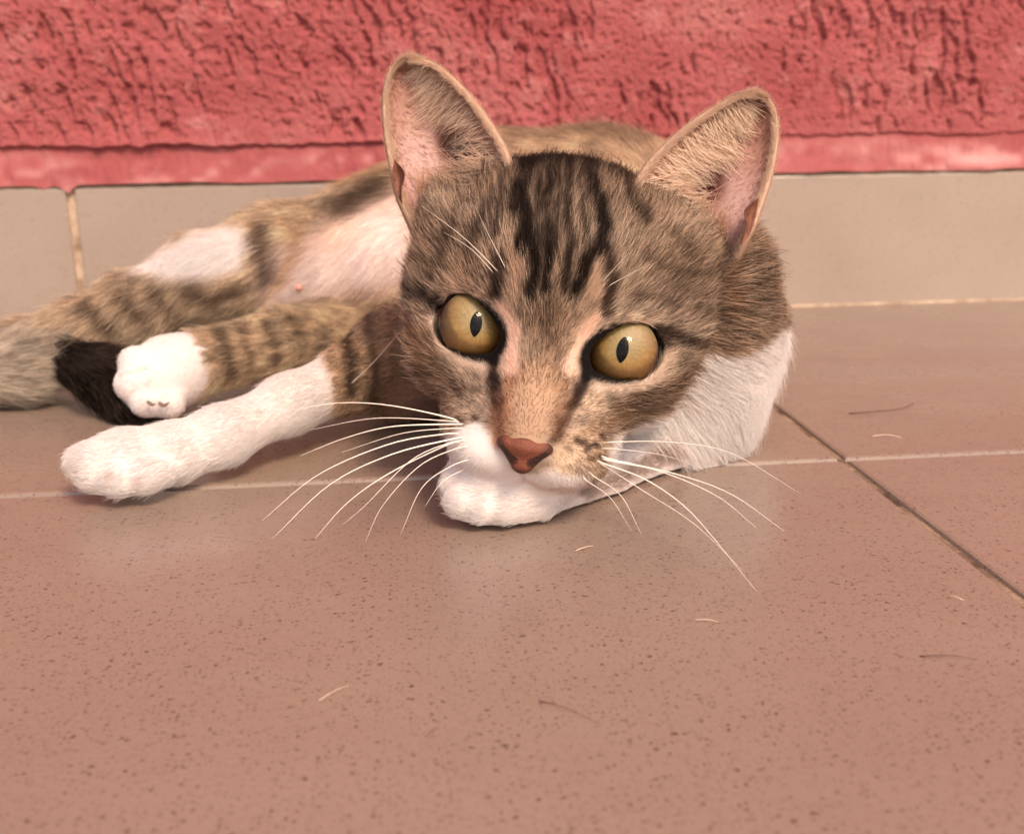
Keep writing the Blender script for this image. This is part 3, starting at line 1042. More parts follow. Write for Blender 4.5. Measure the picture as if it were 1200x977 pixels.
def fur_dir(Pw, G, Nn):
    D_ = np.zeros_like(Pw)
    H = to_head(Pw)
    # face: away from the nose, over the brow and back; cheeks droop a little
    d = H - NOSE_TIP
    d[:, 1] -= .25 * np.abs(d[:, 0])
    low = H[:, 1] < -2.4
    d[low, 1] -= .8
    dh = unit(d) @ HR.T
    bone = {}
    for pr in PR:
        if pr[0] == 'cone':
            bone.setdefault(pr[1], []).append(pr[2])
    for n, i in GI.items():
        m = G == i
        if not m.any():
            continue
        if n == 'head':
            D_[m] = dh[m]
        elif n == 'ruff':
            D_[m] = unit(np.array([.35, -.35, -.9]) + .25 * unit(Pw[m] - hw((0, -1, 0))))
        elif n == 'neck':
            D_[m] = unit(dh[m] + np.array([.25, .1, -.35]))
        else:
            best = np.full(m.sum(), 9.)
            dd = np.zeros((m.sum(), 3))
            for a_, b_, ra_, rb_ in bone[n]:
                ab = b_ - a_
                t = np.clip(((Pw[m] - a_) @ ab) / (ab @ ab), 0, 1)
                q = np.linalg.norm(Pw[m] - a_ - t[:, None] * ab, axis=1) - (ra_ + (rb_ - ra_) * t)
                c_ = q < best
                best[c_] = q[c_]; dd[c_] = ab / np.linalg.norm(ab)
            if n == 'torso':
                dd = dd + np.array([0, -.3, -.55])
            if n in ('hindleg',):
                dd = dd + np.array([0, -.1, -.35])
            D_[m] = dd
    return D_


LEN = dict(torso=.010, hindleg=.0085, lowleg=.0060, lowpaw=.0019, tail=.010, tailtip=.011, foreleg=.0036, forepaw=.0032, chinpaw=.0028, neck=.0085, ruff=.0095, head=.0068)
DEN = dict(torso=2.6e6, hindleg=4e6, lowleg=5e6, lowpaw=8e6, tail=4.5e6, tailtip=4.5e6, foreleg=9e6, forepaw=11e6, chinpaw=11e6, neck=4.5e6, ruff=6.5e6, head=9.5e6)
view = unit(CAM - BV)
face_v = (BN * view).sum(1)
dv = np.array([DEN[n] for n in GROUPS])[BG] * (.22 + .78 * sstep(-.35, -.05, face_v))
dv = np.where(BV[:, 2] < FL + .0004, 0, dv)
dv = np.where(is_head & (ed < .10), 0, dv)
nose_d = np.linalg.norm((hp - np.array([-.03, -2.70, 2.70])) / np.array([.72, .52, .8]), axis=1)
dv = np.where(is_head & (nose_d < .8), 0, dv)
df = dv[BF].mean(1)
df = np.where((dv[BF] == 0).any(1), 0, df)
R0, N0, fi = scatter(BV, BF, BN, df)
G0 = BG[BF[fi, 0]]
H0 = to_head(R0)
L0 = np.array([LEN[n] for n in GROUPS])[G0]
hm = G0 == GI['head']
e0 = eye_field(H0)
dn = np.linalg.norm(H0 - NOSE_TIP, axis=1)
Lh = .0016 + .0052 * sstep(.6, 5.5, dn)
Lh = Lh * (.35 + .65 * sstep(.05, .9, e0))
side = sstep(2.2, 4.0, np.abs(H0[:, 0])) * sstep(2.5, -.5, H0[:, 1])
Lh = Lh * (1 + .45 * side)
L0 = np.where(hm, Lh, L0)
D0 = fur_dir(R0, G0, N0)
Dt = unit(D0 - N0 * (D0 * N0).sum(1, keepdims=True))
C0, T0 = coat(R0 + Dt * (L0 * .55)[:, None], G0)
# lids keep a dark rim
rim = np.where(hm, sstep(.30, .18, e0), 0)[:, None]
C0 = C0 * (1 - rim) + np.array(rgb8(16, 10, 9)) * rim
wht = C0.min(1) > .6
lift = np.where(hm, .38, .42) * np.where(wht, .65, 1.)
u_px, v_px = to_px(R0)
belly = (G0 == GI['torso']) & (seg_dist(u_px, v_px, [(350, 330), (400, 300), (450, 290)]) < 46)
L0 = np.where(belly, .009, L0)
keep = ~(belly & (rng.random(len(R0)) < .45))
rad = np.where(hm, .000075, np.where(wht, .00008, .000095)) * np.where(dn < 2.6, .85, 1.)
Gk, rk = G0[keep], rim[keep]


def coat_at(Pq):
    c_, t_ = coat(Pq, Gk)
    return c_ * (1 - rk) + np.array(rgb8(16, 10, 9)) * rk, t_ * (1 - rk[:, 0])

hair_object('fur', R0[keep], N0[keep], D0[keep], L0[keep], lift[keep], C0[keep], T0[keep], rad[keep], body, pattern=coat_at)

# ------------------------------------------------------------------ eyes
def cap_mesh(name, r, ang_a, ang_b, mat, rings=14, seg=48, z_push=0.0, lens=False):
    """spherical cap round +z; elliptical in angle (ang_a across, ang_b up)"""
    V_, F_ = [(0, 0, r + z_push)], []
    for i in range(1, rings + 1):
        for j in range(seg):
            ph = 2 * math.pi * j / seg
            if lens:       # slit shape: pointed top and bottom
                y_ = math.sin(ph); x_ = math.copysign(abs(math.cos(ph)) ** 1.5, math.cos(ph))
            else:
                x_, y_ = math.cos(ph), math.sin(ph)
            ax_, ay_ = ang_a * x_ * i / rings, ang_b * y_ * i / rings
            q = math.hypot(ax_, ay_) + 1e-9
            V_.append((r * math.sin(q) * ax_ / q, r * math.sin(q) * ay_ / q, r * math.cos(q) + z_push))
    for j in range(seg):
        F_.append((0, 1 + j, 1 + (j + 1) % seg))
    for i in range(rings - 1):
        a0, b0 = 1 + i * seg, 1 + (i + 1) * seg
        for j in range(seg):
            F_.append((a0 + j, b0 + j, b0 + (j + 1) % seg, a0 + (j + 1) % seg))
    return mesh_from(name, V_, F_, mat)


k = Nodes('eyeball')
k.b.inputs['Base Color'].default_value = (*rgb8(14, 10, 9), 1)
k.b.inputs['Roughness'].default_value = .25
mat_ball = k.m
k = Nodes('iris')
tc = k.n('TexCoord').outputs['Object']
sx = k.n('SeparateXYZ'); k.l(tc, sx.inputs[0])
rr_ = k.n('VectorMath', operation='LENGTH')
flat = k.n('CombineXYZ'); k.l(sx.outputs[0], flat.inputs[0]); k.l(sx.outputs[1], flat.inputs[1])
k.l(flat.outputs[0], rr_.inputs[0])
rad_ = rr_.outputs['Value']
at2 = k.n('Math', operation='ARCTAN2'); k.l(sx.outputs[1], at2.inputs[0]); k.l(sx.outputs[0], at2.inputs[1])
cv = k.n('CombineXYZ')
sc1 = k.n('Math', operation='MULTIPLY'); k.l(at2.outputs[0], sc1.inputs[0]); sc1.inputs[1].default_value = 5.0
sc2 = k.n('Math', operation='MULTIPLY'); k.l(rad_, sc2.inputs[0]); sc2.inputs[1].default_value = 260.0
k.l(sc1.outputs[0], cv.inputs[0]); k.l(sc2.outputs[0], cv.inputs[1])
fib = k.noise(1.6, 5, .65, cv.outputs[0])
blot = k.noise(420.0, 4, .6, tc)
mp = k.n('MapRange'); k.l(rad_, mp.inputs[0]); mp.inputs[2].default_value = .0095
c = k.ramp(mp.outputs[0], [(.0, rgb8(148, 138, 92)), (.35, rgb8(152, 132, 80)), (.62, rgb8(156, 124, 66)), (.84, rgb8(146, 104, 50)), (.95, rgb8(92, 62, 32)), (1.0, rgb8(26, 17, 14))])
c = k.mix(k.ramp(fib, [(.38, (.55,) * 3), (.65, (0,) * 3)]), c, rgb8(112, 76, 34))
c = k.mix(k.ramp(blot, [(.52, (0,) * 3), (.68, (.35,) * 3)]), c, rgb8(176, 146, 84))
ym = k.n('MapRange'); k.l(sx.outputs[1], ym.inputs[0]); ym.inputs[1].default_value = .001; ym.inputs[2].default_value = .0075; ym.inputs[4].default_value = .45
c = k.mix(ym.outputs[0], c, rgb8(152, 146, 108))
yb = k.n('MapRange'); k.l(sx.outputs[1], yb.inputs[0]); yb.inputs[1].default_value = -.001; yb.inputs[2].default_value = -.006; yb.inputs[4].default_value = .4
c = k.mix(yb.outputs[0], c, rgb8(168, 112, 48))
k.l(c, k.b.inputs['Base Color'])
k.b.inputs['Roughness'].default_value = .45
k.bump(fib, .25, .0004)
mat_iris = k.m
k = Nodes('pupil')
k.b.inputs['Base Color'].default_value = (.004, .004, .004, 1)
k.b.inputs['Roughness'].default_value = .5
k.b.inputs['Specular IOR Level'].default_value = 0
mat_pupil = k.m
k = Nodes('cornea')
k.t.nodes.remove(k.b)
tr = k.n('BsdfTransparent'); gl = k.n('BsdfGlossy'); gl.inputs['Roughness'].default_value = .0
fr = k.n('Fresnel'); fr.inputs[0].default_value = 1.29
mx = k.n('MixShader'); k.l(fr.outputs[0], mx.inputs[0]); k.l(tr.outputs[0], mx.inputs[1]); k.l(gl.outputs[0], mx.inputs[2])
k.l(mx.outputs[0], k.t.nodes['Material Output'].inputs[0])
mat_cornea = k.m

GAZE = {-1: (559, 378), 1: (730, 409)}      # where each pupil sits
r_ = EYE_R * .01
for s in (-1, 1):
    o = hw(EYES[s])
    px, py = GAZE[s]
    d = FW + RT * (px - 600) / F_PX - UP * (py - 488.5) / F_PX
    d /= np.linalg.norm(d)
    b = (CAM - o) @ d
    disc = b * b - ((CAM - o) @ (CAM - o) - (r_ * .985) ** 2)
    g_ = unit(CAM + d * (-b - math.sqrt(max(disc, 0))) - o)
    xx = unit(np.cross(hy, g_)); yy = np.cross(g_, xx)
    mw = Matrix(((xx[0], yy[0], g_[0], o[0]), (xx[1], yy[1], g_[1], o[1]), (xx[2], yy[2], g_[2], o[2]), (0, 0, 0, 1)))
    ball = cap_mesh('eyeball', r_ * .90, math.pi * .98, math.pi * .98, mat_ball, 28, 40)
    for v_ in ball.vertices:                                             # the ball stops behind the iris
        v_.co.z = min(v_.co.z, r_ * .40)
    eye = link('eye', ball, cat)
    eye.matrix_world = mw
    im = cap_mesh('iris', r_ * .975, 1.10, 1.10, mat_iris, 18, 56)
    for v_ in im.vertices:                                               # the iris is flatter than the ball
        v_.co.z = r_ * .50 + (v_.co.z - r_ * .50) * .50
    link('iris', im, eye)
    pm = cap_mesh('pupil', r_ * .98, .150, .335, mat_pupil, 8, 40, lens=True)
    for v_ in pm.vertices:
        v_.co.z = r_ * .512 + (v_.co.z - r_ * .50) * .50
    link('pupil', pm, eye)
    link('cornea', cap_mesh('cornea', r_, 1.35, 1.35, mat_cornea, 24, 56), eye)

# ------------------------------------------------------------------ nose leather
NP = []
_P, PR = PR, NP
hell((-.02, -2.51, 2.66), (.69, .20, .36), .1)
hcone((-.02, -2.52, 2.70), (-.02, -3.02, 2.66), .38, .15, .2)
for s in (-1, 1):
    hcone((s * .43 - .02, -2.50, 2.70), (s * .08 - .02, -2.98, 2.66), .22, .20, .15)
    hcone((s * .22 - .02, -2.88, 3.00), (s * .54 - .02, -2.68, 2.97), .05, .07, .06, '-')
hcone((-.02, -2.72, 3.16), (-.02, -3.28, 2.80), .02, .03, .06, '-')
PR = _P
nlo = np.min([bounds(p)[0] for p in NP if p[4] == '+'], 0) - .002
nhi = np.max([bounds(p)[1] for p in NP if p[4] == '+'], 0) + .002
nax = [np.arange(nlo[i], nhi[i], .00028) for i in range(3)]
NV, NF = surface_nets(build_field(NP, nax), nax)
NV = smooth_mesh(NV, NF, 2)
k = Nodes('nose_leather')
a = k.n('Attribute', attribute_name='coat')
geo = k.n('NewGeometry').outputs['Position']
c = k.mix(k.ramp(k.noise(1500., 3, .6, geo), [(.4, (.25,) * 3), (.6, (0,) * 3)]), a.outputs[0], rgb8(120, 62, 48))
k.l(c, k.b.inputs['Base Color'])
k.b.inputs['Roughness'].default_value = .58
k.bump(k.noise(2200., 2, .5, geo), .7, .0005)
hN = to_head(NV)
nose_me = mesh_from('nose', NV, NF, k.m)
nc = np.tile(np.array(rgb8(128, 70, 50)), (len(NV), 1))
wy = np.interp(hN[:, 1], [-3.2, -3.0, -2.4], [.12, .30, .72])
edge = np.maximum(sstep(.58, .95, np.abs(hN[:, 0] + .02) / wy), sstep(-2.36, -2.24, hN[:, 1]))
edge = np.maximum(edge, sstep(-3.02, -3.16, hN[:, 1]))[:, None]
nc = nc * (1 - .88 * edge) + np.array(rgb8(54, 31, 26)) * .88 * edge
for s in (-1, 1):
    q = np.clip(((hN[:, 0] + .02 - s * .22) * s * .32 + (hN[:, 1] + 2.88) * .20) / (.32 ** 2 + .20 ** 2), 0, 1)
    nd = np.hypot(hN[:, 0] + .02 - s * (.22 + .32 * q), hN[:, 1] + 2.88 - .20 * q)
    hole = sstep(.15, .07, nd)[:, None] * .97  # nostril darkness painted on, since the carved pits are shallow
    nc = nc * (1 - hole) + np.array(rgb8(30, 17, 14)) * hole
set_color(nose_me, nc)
link('nose', nose_me, cat)


# ------------------------------------------------------------------ ears
def at_head_z(px, py, zh):
    d = FW + RT * (px - 600) / F_PX - UP * (py - 488.5) / F_PX
    t = (zh * .01 - (CAM - HEAD_O) @ hz) / (d @ hz)
    return CAM + d * t


def resample(pts, n):
    p = np.array(pts, float)
    # Catmull-Rom through the points, evenly spaced by length
    q = np.vstack([2 * p[0] - p[1], p, 2 * p[-1] - p[-2]])
    out = []
    for i in range(1, len(q) - 2):
        for t in np.linspace(0, 1, 24, endpoint=False):
            a_, b_, c_, d_ = q[i - 1], q[i], q[i + 1], q[i + 2]
            out.append(.5 * (2 * b_ + (c_ - a_) * t + (2 * a_ - 5 * b_ + 4 * c_ - d_) * t * t + (3 * b_ - a_ - 3 * c_ + d_) * t ** 3))
    out.append(p[-1])
    out = np.array(out)
    L = np.concatenate([[0], np.cumsum(np.linalg.norm(np.diff(out, axis=0), axis=1))])
    return np.stack([np.interp(np.linspace(0, L[-1], n), L, out[:, i]) for i in range(p.shape[1])], 1)


# (px, py, head z in cm) of the outer and the inner rim, base first, and the depth of the cup
EARS = {
    -1: dict(outer=[(490, 280, -2.50), (469, 232, -1.75), (461, 200, -1.95), (453, 155, -2.15), (451, 115, -2.25), (457, 86, -2.30), (470, 71, -2.25), (482, 69.5, -2.20)],
             inner=[(604, 250, -0.45), (599, 205, -0.75), (588, 172, -1.15), (566, 136, -1.55), (540, 104, -1.85), (516, 82, -2.05), (498, 73, -2.15), (482, 69.5, -2.20)], depth=1.25),
    1: dict(outer=[(852, 322, -2.70), (876, 276, -1.90), (889, 244, -1.95), (901, 208, -2.15), (909, 168, -2.25), (908, 137, -2.30), (899, 117, -2.25), (884, 110.5, -2.20)],
            inner=[(738, 272, -0.45), (744, 226, -0.75), (760, 194, -1.15), (790, 163, -1.55), (822, 138, -1.85), (850, 121, -2.05), (868, 113, -2.15), (884, 110.5, -2.20)], depth=1.25),
}
k = Nodes('ear_skin')
a = k.n('Attribute', attribute_name='coat')
geo = k.n('NewGeometry').outputs['Position']
c = k.mix(k.ramp(k.noise(500., 4, .6, geo), [(.4, (.18,) * 3), (.65, (0,) * 3)]), a.outputs[0], rgb8(150, 92, 80))
k.l(c, k.b.inputs['Base Color'])
k.b.inputs['Roughness'].default_value = .55
k.b.inputs['Subsurface Weight'].default_value = .25
k.b.inputs['Subsurface Radius'].default_value = (.004, .0015, .0008)
k.b.inputs['Subsurface Scale'].default_value = .5
mat_ear = k.m
k = Nodes('ear_pocket')
geo = k.n('NewGeometry').outputs['Position']
k.l(k.ramp(k.noise(600., 4, .6, geo), [(.35, rgb8(104, 60, 44)), (.65, rgb8(140, 88, 66))]), k.b.inputs['Base Color'])
k.b.inputs['Roughness'].default_value = .7
mat_pocket = k.m
NT, NS = 44, 30
for s in (-1, 1):
    E_ = EARS[s]
    A = resample([at_head_z(*p) for p in E_['outer']], NT)
    B = resample([at_head_z(*p) for p in E_['inner']], NT)
    tt = np.linspace(0, 1, NT)
    ss = np.linspace(0, 1, NS)
    W_ = np.linalg.norm(B - A, axis=1)
    S = np.zeros((NT, NS, 3))
    prof = 4 * ss * (1 - ss)
    for i, t in enumerate(tt):
        dep = E_['depth'] * .01 * min(1.0, W_[i] / .024) * (1 - .55 * t) * (1 if t > .12 else 1)
        # cup: deepest nearer the inner side, the outer wing lies flatter
        pr_ = np.sin(np.pi * ss ** .85) ** .8
        S[i] = A[i] * (1 - ss[:, None]) + B[i] * ss[:, None] - hz * (dep * pr_)[:, None]
    HT, HS = (.43, .60) if s == -1 else (.37, .50)
    Tg0, Sg0 = np.meshgrid(tt, ss, indexing='ij')
    S -= hz * (.0065 * np.exp(-(np.hypot(Tg0 - HT, (Sg0 - HS) * .8) / .12) ** 2))[..., None]      # the ear canal
    # outer skin: shell offset backwards
    gu = np.gradient(S, axis=0); gv = np.gradient(S, axis=1)
    nn = unit(np.cross(gv, gu))
    if (nn[NT // 3, NS // 2] @ hz) < 0:
        nn = -nn
    thick = .0008 + .0010 * (1 - tt)
    Bk = S - nn * thick[:, None, None]
    front = S.reshape(-1, 3); back = Bk.reshape(-1, 3)
    V_ = np.vstack([front, back])
    ix = np.arange(NT * NS).reshape(NT, NS); n_ = NT * NS
    Ff = np.stack([ix[:-1, :-1], ix[:-1, 1:], ix[1:, 1:], ix[1:, :-1]], -1).reshape(-1, 4)
    Fb = Ff[:, ::-1] + n_
    rimf = []
    for i in range(NT - 1):
        for c_ in (0, NS - 1):
            q = (ix[i, c_], ix[i + 1, c_], ix[i + 1, c_] + n_, ix[i, c_] + n_)
            rimf.append(q if c_ == 0 else q[::-1])
    F_ = np.concatenate([Ff, Fb, np.array(rimf)])
    if (np.cross(front[Ff[300, 1]] - front[Ff[300, 0]], front[Ff[300, 2]] - front[Ff[300, 0]]) @ hz) < 0:
        F_ = F_[:, ::-1]
    me = mesh_from('ear', V_, F_, mat_ear)
    Tg, Sg = np.meshgrid(tt, ss, indexing='ij')
    Cx = np.zeros((NT, NS, 3)) + np.array((182, 146, 135.))
    def lay(c_, a_):
        global Cx
        Cx = Cx * (1 - a_[..., None]) + np.array(c_, float) * a_[..., None]
    lay((172, 122, 104), sstep(.30, .75, Tg) * (1 - sstep(.5, .9, Sg)) * (.7 if s == 1 else .45))
    lay((198, 162, 156), sstep(.35, .1, np.abs(Tg - .30)) * sstep(.35, .12, np.abs(Sg - .24)) * .8)
    lay((178, 140, 116), sstep(.62, .85, Sg) * .8)
    lay((78, 34, 28), sstep(.21, .06, np.hypot((Tg - (.43 if s == -1 else .37)) * 1.0, (Sg - (.60 if s == -1 else .50)) * .8)) * .97)  # dark of the canal's hollow painted into the skin colour
    lay((214, 184, 160), np.maximum(sstep(.05, .0, Sg), sstep(.95, 1.0, Sg)) * .9)
    lay((206, 174, 150), sstep(.86, .97, Tg) * .9)
    cb = np.zeros((NT, NS, 3)) + np.array((170, 138, 114.))
    lc = s2l(np.concatenate([Cx.reshape(-1, 3), cb.reshape(-1, 3)]) / 255)
    set_color(me, lc)
    ear = link('ear', me, cat)
    # ---- hair of the ear
    Nf = np.concatenate([nn.reshape(-1, 3), -nn.reshape(-1, 3)])
    roots, norms, tans, lens, cols, tks, lifts = [], [], [], [], [], [], []
    def add(P_, N_, D_, L_, C_, tk, lf):
        roots.append(P_); norms.append(N_); tans.append(D_); lens.append(L_); lifts.append(np.full(len(P_), lf))
        cols.append(s2l(np.array(C_, float) / 255) * np.ones((len(P_), 1))); tks.append(np.full(len(P_), tk))
    up_t = unit(np.gradient(S, axis=0)); out_s = unit(-np.gradient(S, axis=1))
    def pick(n, t0, t1, s0, s1):
        t_ = rng.uniform(t0, t1, n) * (NT - 1); s_ = rng.uniform(s0, s1, n) * (NS - 1)
        i_, j_ = np.minimum(t_.astype(int), NT - 2), np.minimum(s_.astype(int), NS - 2)
        a_, b_ = (t_ - i_)[:, None], (s_ - j_)[:, None]
        f = lambda G_: (G_[i_, j_] * (1 - a_) + G_[i_ + 1, j_] * a_) * (1 - b_) + (G_[i_, j_ + 1] * (1 - a_) + G_[i_ + 1, j_ + 1] * a_) * b_
        return f(S), unit(f(nn)), unit(f(up_t)), unit(f(out_s)), t_ / (NT - 1), s_ / (NS - 1)
    hole_d = lambda t_, s_: np.hypot(t_ - HT, (s_ - HS) * .8)
    def sift(q, keep_):
        return tuple(x[keep_] for x in q)
    # long pale hair combed from the inner rim across the cup
    q_ = pick(1300, .12, .92, .55, .97)
    P_, N_, U_, O_, t_, s_ = sift(q_, (hole_d(q_[4], q_[5]) > .20) | (rng.random(1300) < .25))
    add(P_, N_, O_ * 1.0 + U_ * (.10 - .75 * (t_ - .1))[:, None] * 1.0, (.0135 - .007 * t_), (246, 222, 202), .1, .55)
    # tuft at the mouth of the ear
    q_ = pick(420, .02, .30, .45, .95)
    P_, N_, U_, O_, t_, s_ = sift(q_, (hole_d(q_[4], q_[5]) > .18) | (rng.random(420) < .3))
    add(P_, N_, O_ * 1.0 + U_ * .5, np.full(len(P_), .0135), (236, 204, 180), .2, .6)
    P_, N_, U_, O_, t_, s_ = pick(240, .0, .25, .10, .45)
    add(P_, N_, U_ * 1.0 - O_ * .3, np.full(len(P_), .009), (224, 188, 166), .2, .45)
    # down over the whole inside
    P_, N_, U_, O_, t_, s_ = pick(9000, .03, .99, .02, .98)
    ci = np.minimum((t_ * (NT - 1)).astype(int), NT - 1), np.minimum((s_ * (NS - 1)).astype(int), NS - 1)
    w_ = (hole_d(t_, s_) > .16) & (rng.random(len(P_)) < np.clip(.25 + .9 * sstep(.45, .8, s_) + .9 * sstep(.15, .03, s_) + sstep(.75, .95, t_), 0, 1))
    add(P_[w_], N_[w_], (O_ * .5 + U_ * .6)[w_], np.full(w_.sum(), .0022), (204, 168, 142), .3, .5)
    cols[-1] = s2l(Cx[ci[0][w_], ci[1][w_]] * np.array([1.02, 1.0, .98]) / 255)
    # velvet fringe round the rim
    for s0, s1, sg in ((.0, .03, 1), (.97, 1., -1)):
        P_, N_, U_, O_, t_, s_ = pick(5200, .0, 1., s0, s1)
        add(P_, unit(O_ * sg * .8 + N_ * .35), U_ * .6 + N_ * .2 + O_ * sg * rng.normal(.2, .4, (len(P_), 1)), np.full(len(P_), .0019), (234, 208, 186), .1, .45)
    P_, N_, U_, O_, t_, s_ = pick(2600, .92, 1., 0., 1.)
    add(P_, unit(U_ + N_ * .4), O_ * rng.normal(0, .5, (len(P_), 1)) + U_, np.full(len(P_), .0020), (228, 202, 180), .15, .5)
    # back of the ear
    P_, N_, U_, O_, t_, s_ = pick(6500, .0, .95, .0, 1.)
    add(P_ - N_ * .0016, -N_, U_, .0035 - .002 * t_, (206, 176, 150), .3, .35)
    cat_ = lambda x: np.concatenate(x)
    hair_object('fur', cat_(roots), cat_(norms), cat_(tans), cat_(lens), cat_(lifts), cat_(cols), cat_(tks),
                np.concatenate([np.full(len(q), .00013 if lf[0] > .0085 and len(q) < 1500 else .00007) for q, lf in zip(roots, lens)]), ear, bend=.6, jitter=.22)
    # the skin pocket at the outer base of the ear
    if s == -1:
        pk = [(462, 186, -1.60), (460, 205, -1.65), (464, 224, -1.60), (470, 238, -1.50)]
        pi = [(463, 188, -1.65), (474, 203, -1.40), (470, 222, -1.30), (471, 239, -1.45)]
    else:
        pk = [(889, 232, -1.65), (886, 252, -1.65), (880, 272, -1.55), (869, 287, -1.45)]
        pi = [(888, 233, -1.65), (873, 246, -1.35), (874, 264, -1.25), (868, 286, -1.40)]
    A2 = resample([at_head_z(*p) for p in pk], 14); B2 = resample([at_head_z(*p) for p in pi], 14)
    w = np.linspace(0, 1, 7)
    Sg2 = A2[:, None] * (1 - w)[None, :, None] + B2[:, None] * w[None, :, None] - hz * (.0022 * np.sin(np.pi * w))[None, :, None] * np.sin(np.linspace(0, np.pi, 14))[:, None, None]
    V_ = np.vstack([Sg2.reshape(-1, 3), (Sg2 - hz * .0009).reshape(-1, 3)])
    ix = np.arange(14 * 7).reshape(14, 7)
    Ff = np.stack([ix[:-1, :-1], ix[:-1, 1:], ix[1:, 1:], ix[1:, :-1]], -1).reshape(-1, 4)
    rim_ = [(ix[i, c_], ix[i + 1, c_], ix[i + 1, c_] + 98, ix[i, c_] + 98) for i in range(13) for c_ in (0, 6)]
    link('ear_pocket', mesh_from('ear_pocket', V_, np.concatenate([Ff, Ff[:, ::-1] + 98, np.array(rim_)]), mat_pocket), ear)


# ------------------------------------------------------------------ whiskers
def tube_mesh(name, pts, radii, mat, seg=5):
    pts = np.asarray(pts, float)
    T_ = unit(np.gradient(pts, axis=0))
    ref = np.array([0.13, .31, .94])
    X_ = unit(np.cross(T_, ref)); Y_ = np.cross(T_, X_)
    V_, F_ = [], []
    for p, x_, y_, r__ in zip(pts, X_, Y_, radii):
        for j in range(seg):
            a_ = 2 * math.pi * j / seg
            V_.append(p + (x_ * math.cos(a_) + y_ * math.sin(a_)) * r__)
    for i in range(len(pts) - 1):
        for j in range(seg):
            F_.append((i * seg + j, i * seg + (j + 1) % seg, (i + 1) * seg + (j + 1) % seg, (i + 1) * seg + j))
    F_.append(tuple(range(seg))[::-1]); F_.append(tuple((len(pts) - 1) * seg + j for j in range(seg)))
    return mesh_from(name, V_, F_, mat)


k = Nodes('whisker')
k.b.inputs['Base Color'].default_value = (*rgb8(250, 240, 228), 1)
k.b.inputs['Roughness'].default_value = .35
k.b.inputs['Transmission Weight'].default_value = 0
mat_whisker = k.m
from mathutils.bvhtree import BVHTree
bvh = BVHTree.FromPolygons([tuple(v) for v in BV], [tuple(int(x) for x in f) for f in BF])


def hit(px, py):
    d = FW + RT * (px - 600) / F_PX - UP * (py - 488.5) / F_PX
    loc, n, i, dist = bvh.ray_cast(Vector(CAM), Vector(d))
    return None if loc is None else np.array(loc)


def whisker(pts, r0_, dy, parent=cat, root_to=None):
    h = hit(*pts[0])
    y0 = h[1] + .0015 if h is not None else .285
    px, py = pts[-1]
    fy = on_floor(px, py)[1] if py > 300 else 9
    y1 = min(y0 + dy, fy - .004)
    pp = resample(pts, 18)
    f = np.linspace(0, 1, 18)
    P_ = np.array([at(p[0], p[1], y0 + (y1 - y0) * q ** 1.2) for p, q in zip(pp, f)])
    P_[:, 2] = np.maximum(P_[:, 2], .0008)
    link('whisker', tube_mesh('whisker', P_, r0_ * (1 - .88 * f ** .9), mat_whisker), parent)


WL = [[(538, 497), (525, 489), (457, 475), (398, 472), (338, 481)], [(540, 500), (525, 497), (457, 500), (402, 514), (352, 534)], [(538, 498), (523, 493), (440, 490), (361, 504)],
      [(540, 510), (525, 508), (457, 520), (373, 556), (307, 610)], [(541, 514), (527, 515), (457, 533), (386, 568), (319, 631)], [(542, 519), (527, 520), (457, 554), (407, 589), (369, 631)],
      [(545, 524), (530, 527), (490, 547), (448, 593), (428, 635)], [(545, 516), (530, 518), (482, 539), (427, 593), (402, 614)], [(543, 535), (527, 547), (494, 572), (469, 627)],
      [(536, 550), (519, 564), (498, 593)], [(541, 503), (526, 502), (470, 508), (400, 530)]]
WR = [[(700, 520), (717, 518), (786, 518), (857, 531), (936, 577)], [(698, 532), (715, 538), (794, 556), (857, 579), (919, 622)], [(700, 536), (715, 540), (773, 552), (840, 581), (886, 618)],
      [(695, 538), (707, 543), (757, 562), (802, 593), (836, 630), (886, 692)], [(698, 540), (715, 550), (757, 577), (814, 614), (870, 668)], [(680, 552), (686, 562), (715, 583), (740, 622)],
      [(686, 548), (696, 558), (728, 581), (752, 627)], [(700, 526), (720, 526), (780, 534), (830, 552)]]
for i, w in enumerate(WL):
    w[0] = (w[0][0] + random.uniform(0, 12), w[0][1] + random.uniform(-3, 3))
    whisker(w, (.00026 if i in (0, 1, 3, 4, 5) else .00017), -.016 - .003 * (i % 3))
for i, w in enumerate(WR):
    whisker(w, (.00026 if i in (1, 2, 3) else .00017), -.020 - .003 * (i % 3))
for w in ([(590, 326), (587, 322), (545, 280), (494, 241)], [(596, 326), (594, 318), (570, 270), (556, 240)], [(705, 345), (712, 336), (745, 318), (768, 308)],
          [(700, 340), (706, 330), (730, 304), (742, 292)], [(584, 330), (580, 322), (552, 292), (520, 272)]):
    whisker(w, .00016, -.010)
whisker([(408, 455), (411, 450), (440, 422), (473, 383)], .00016, -.012)

# ------------------------------------------------------------------ claws, nipple
k = Nodes('claw')
k.b.inputs['Base Color'].default_value = (*rgb8(120, 98, 86), 1)
k.b.inputs['Roughness'].default_value = .3
mat_claw = k.m
for pts in ([(172, 470, -.0015), (178, 474, -.002), (183, 473, -.0015)], [(186, 472, -.0015), (192, 475, -.002), (199, 471, -.001)]):
    P_ = []
    for px, py, dy in pts:
        h = hit(px, py)
        y = (h[1] if h is not None else .378) + dy - .0012
        P_.append(at(px, py, y))
    P_ = resample(P_, 8)
    link('claw', tube_mesh('claw', P_, np.array([.0004, .0006, .0007, .0007, .0006, .0005, .0003, .0001]), mat_claw, 7), cat)
h = hit(350, 337)
k = Nodes('nipple')
k.b.inputs['Base Color'].default_value = (*rgb8(226, 160, 148), 1)
k.b.inputs['Roughness'].default_value = .5
c0 = h if h is not None else at(350, 337, .42)
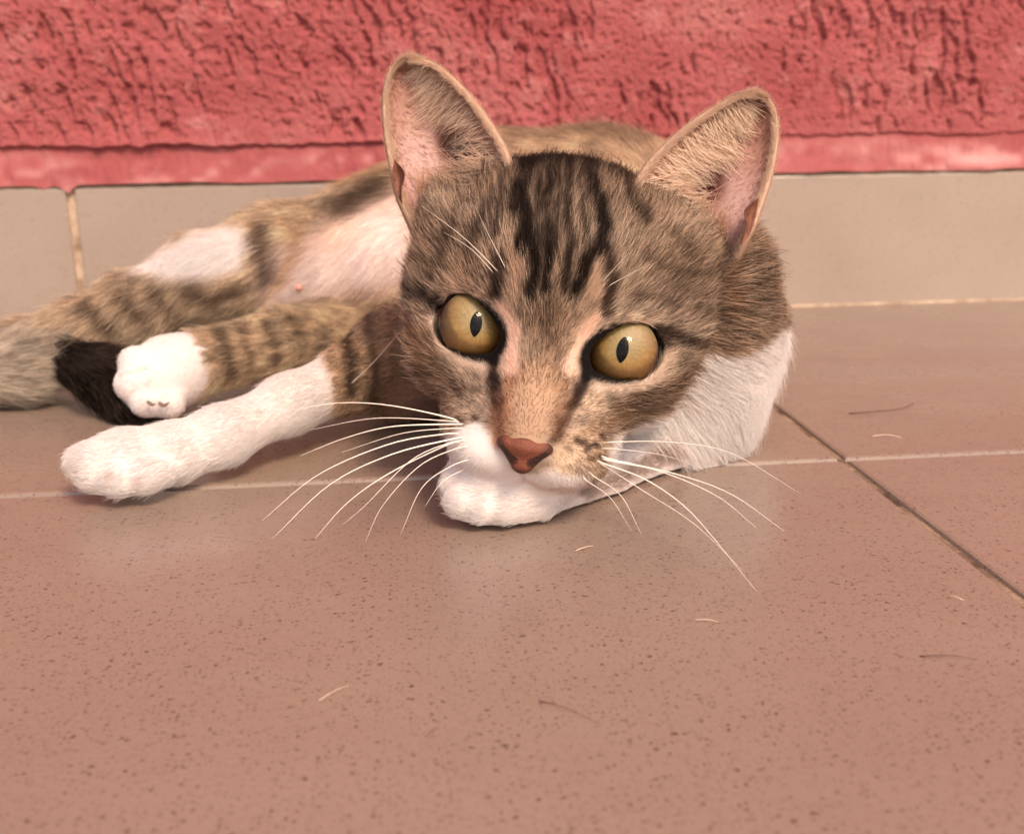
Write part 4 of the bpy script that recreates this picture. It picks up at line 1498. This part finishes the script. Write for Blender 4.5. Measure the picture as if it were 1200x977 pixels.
n_ = unit(CAM - c0)
P_ = np.array([c0 + n_ * q for q in (-.002, .0005, .002, .0030, .0036)])
link('nipple', tube_mesh('nipple', P_, np.array([.0024, .0019, .0014, .0011, .0003]), k.m, 12), cat)

# ------------------------------------------------------------------ shed hairs on the tiles
k = Nodes('pale_hair'); k.b.inputs['Base Color'].default_value = (*rgb8(240, 214, 190), 1); k.b.inputs['Roughness'].default_value = .4
mat_ph = k.m
k = Nodes('dark_hair'); k.b.inputs['Base Color'].default_value = (*rgb8(92, 62, 48), 1); k.b.inputs['Roughness'].default_value = .5
mat_dh = k.m
SHED = [([(995, 484), (1030, 483), (1056, 480), (1071, 472)], mat_dh, .00022, 'curved dark shed hair on the tile nearest the skirting, right of the cat'),
        ([(1078, 768), (1105, 770), (1146, 772)], mat_dh, .00013, 'straight dark shed hair on the front tile, near its right edge'),
        ([(374, 820), (392, 812), (412, 802)], mat_ph, .00009, 'short pale shed hair on the front tile, below the long whiskers of the left cheek'),
        ([(1022, 511), (1040, 511), (1056, 512)], mat_ph, .00016, 'short pale shed hair on the tile behind the joint, below the curved dark hair'),
        ([(674, 645), (686, 643), (696, 639)], mat_ph, .00012, 'tiny pale shed hair on the floor just in front of the chin'),
        ([(814, 726), (828, 728), (842, 728)], mat_ph, .00010, 'thin pale shed hair on the front tile, below the whiskers of the right cheek'),
        ([(632, 820), (655, 829), (700, 846)], mat_dh, .00010, 'faint brown shed hair lying slantwise on the middle of the front tile'),
        ([(1112, 698), (1122, 702), (1130, 703)], mat_ph, .00012, 'tiny pale shed hair beside the slanting floor joint')]
for pts, m_, r__, lab in SHED:
    P_ = resample([on_floor(px, py, .0004) for px, py in pts], 10)
    P_[:, 2] = .0003 + .0006 * np.sin(np.linspace(0, np.pi, 10))
    o = P_[4].copy(); o[2] = 0
    h_ = link('shed_hair', tube_mesh('shed_hair', P_ - o, np.full(10, r__) * np.linspace(1, .4, 10), m_), None, label=lab, category='hair', group='shed hairs on the floor')
    h_.location = o
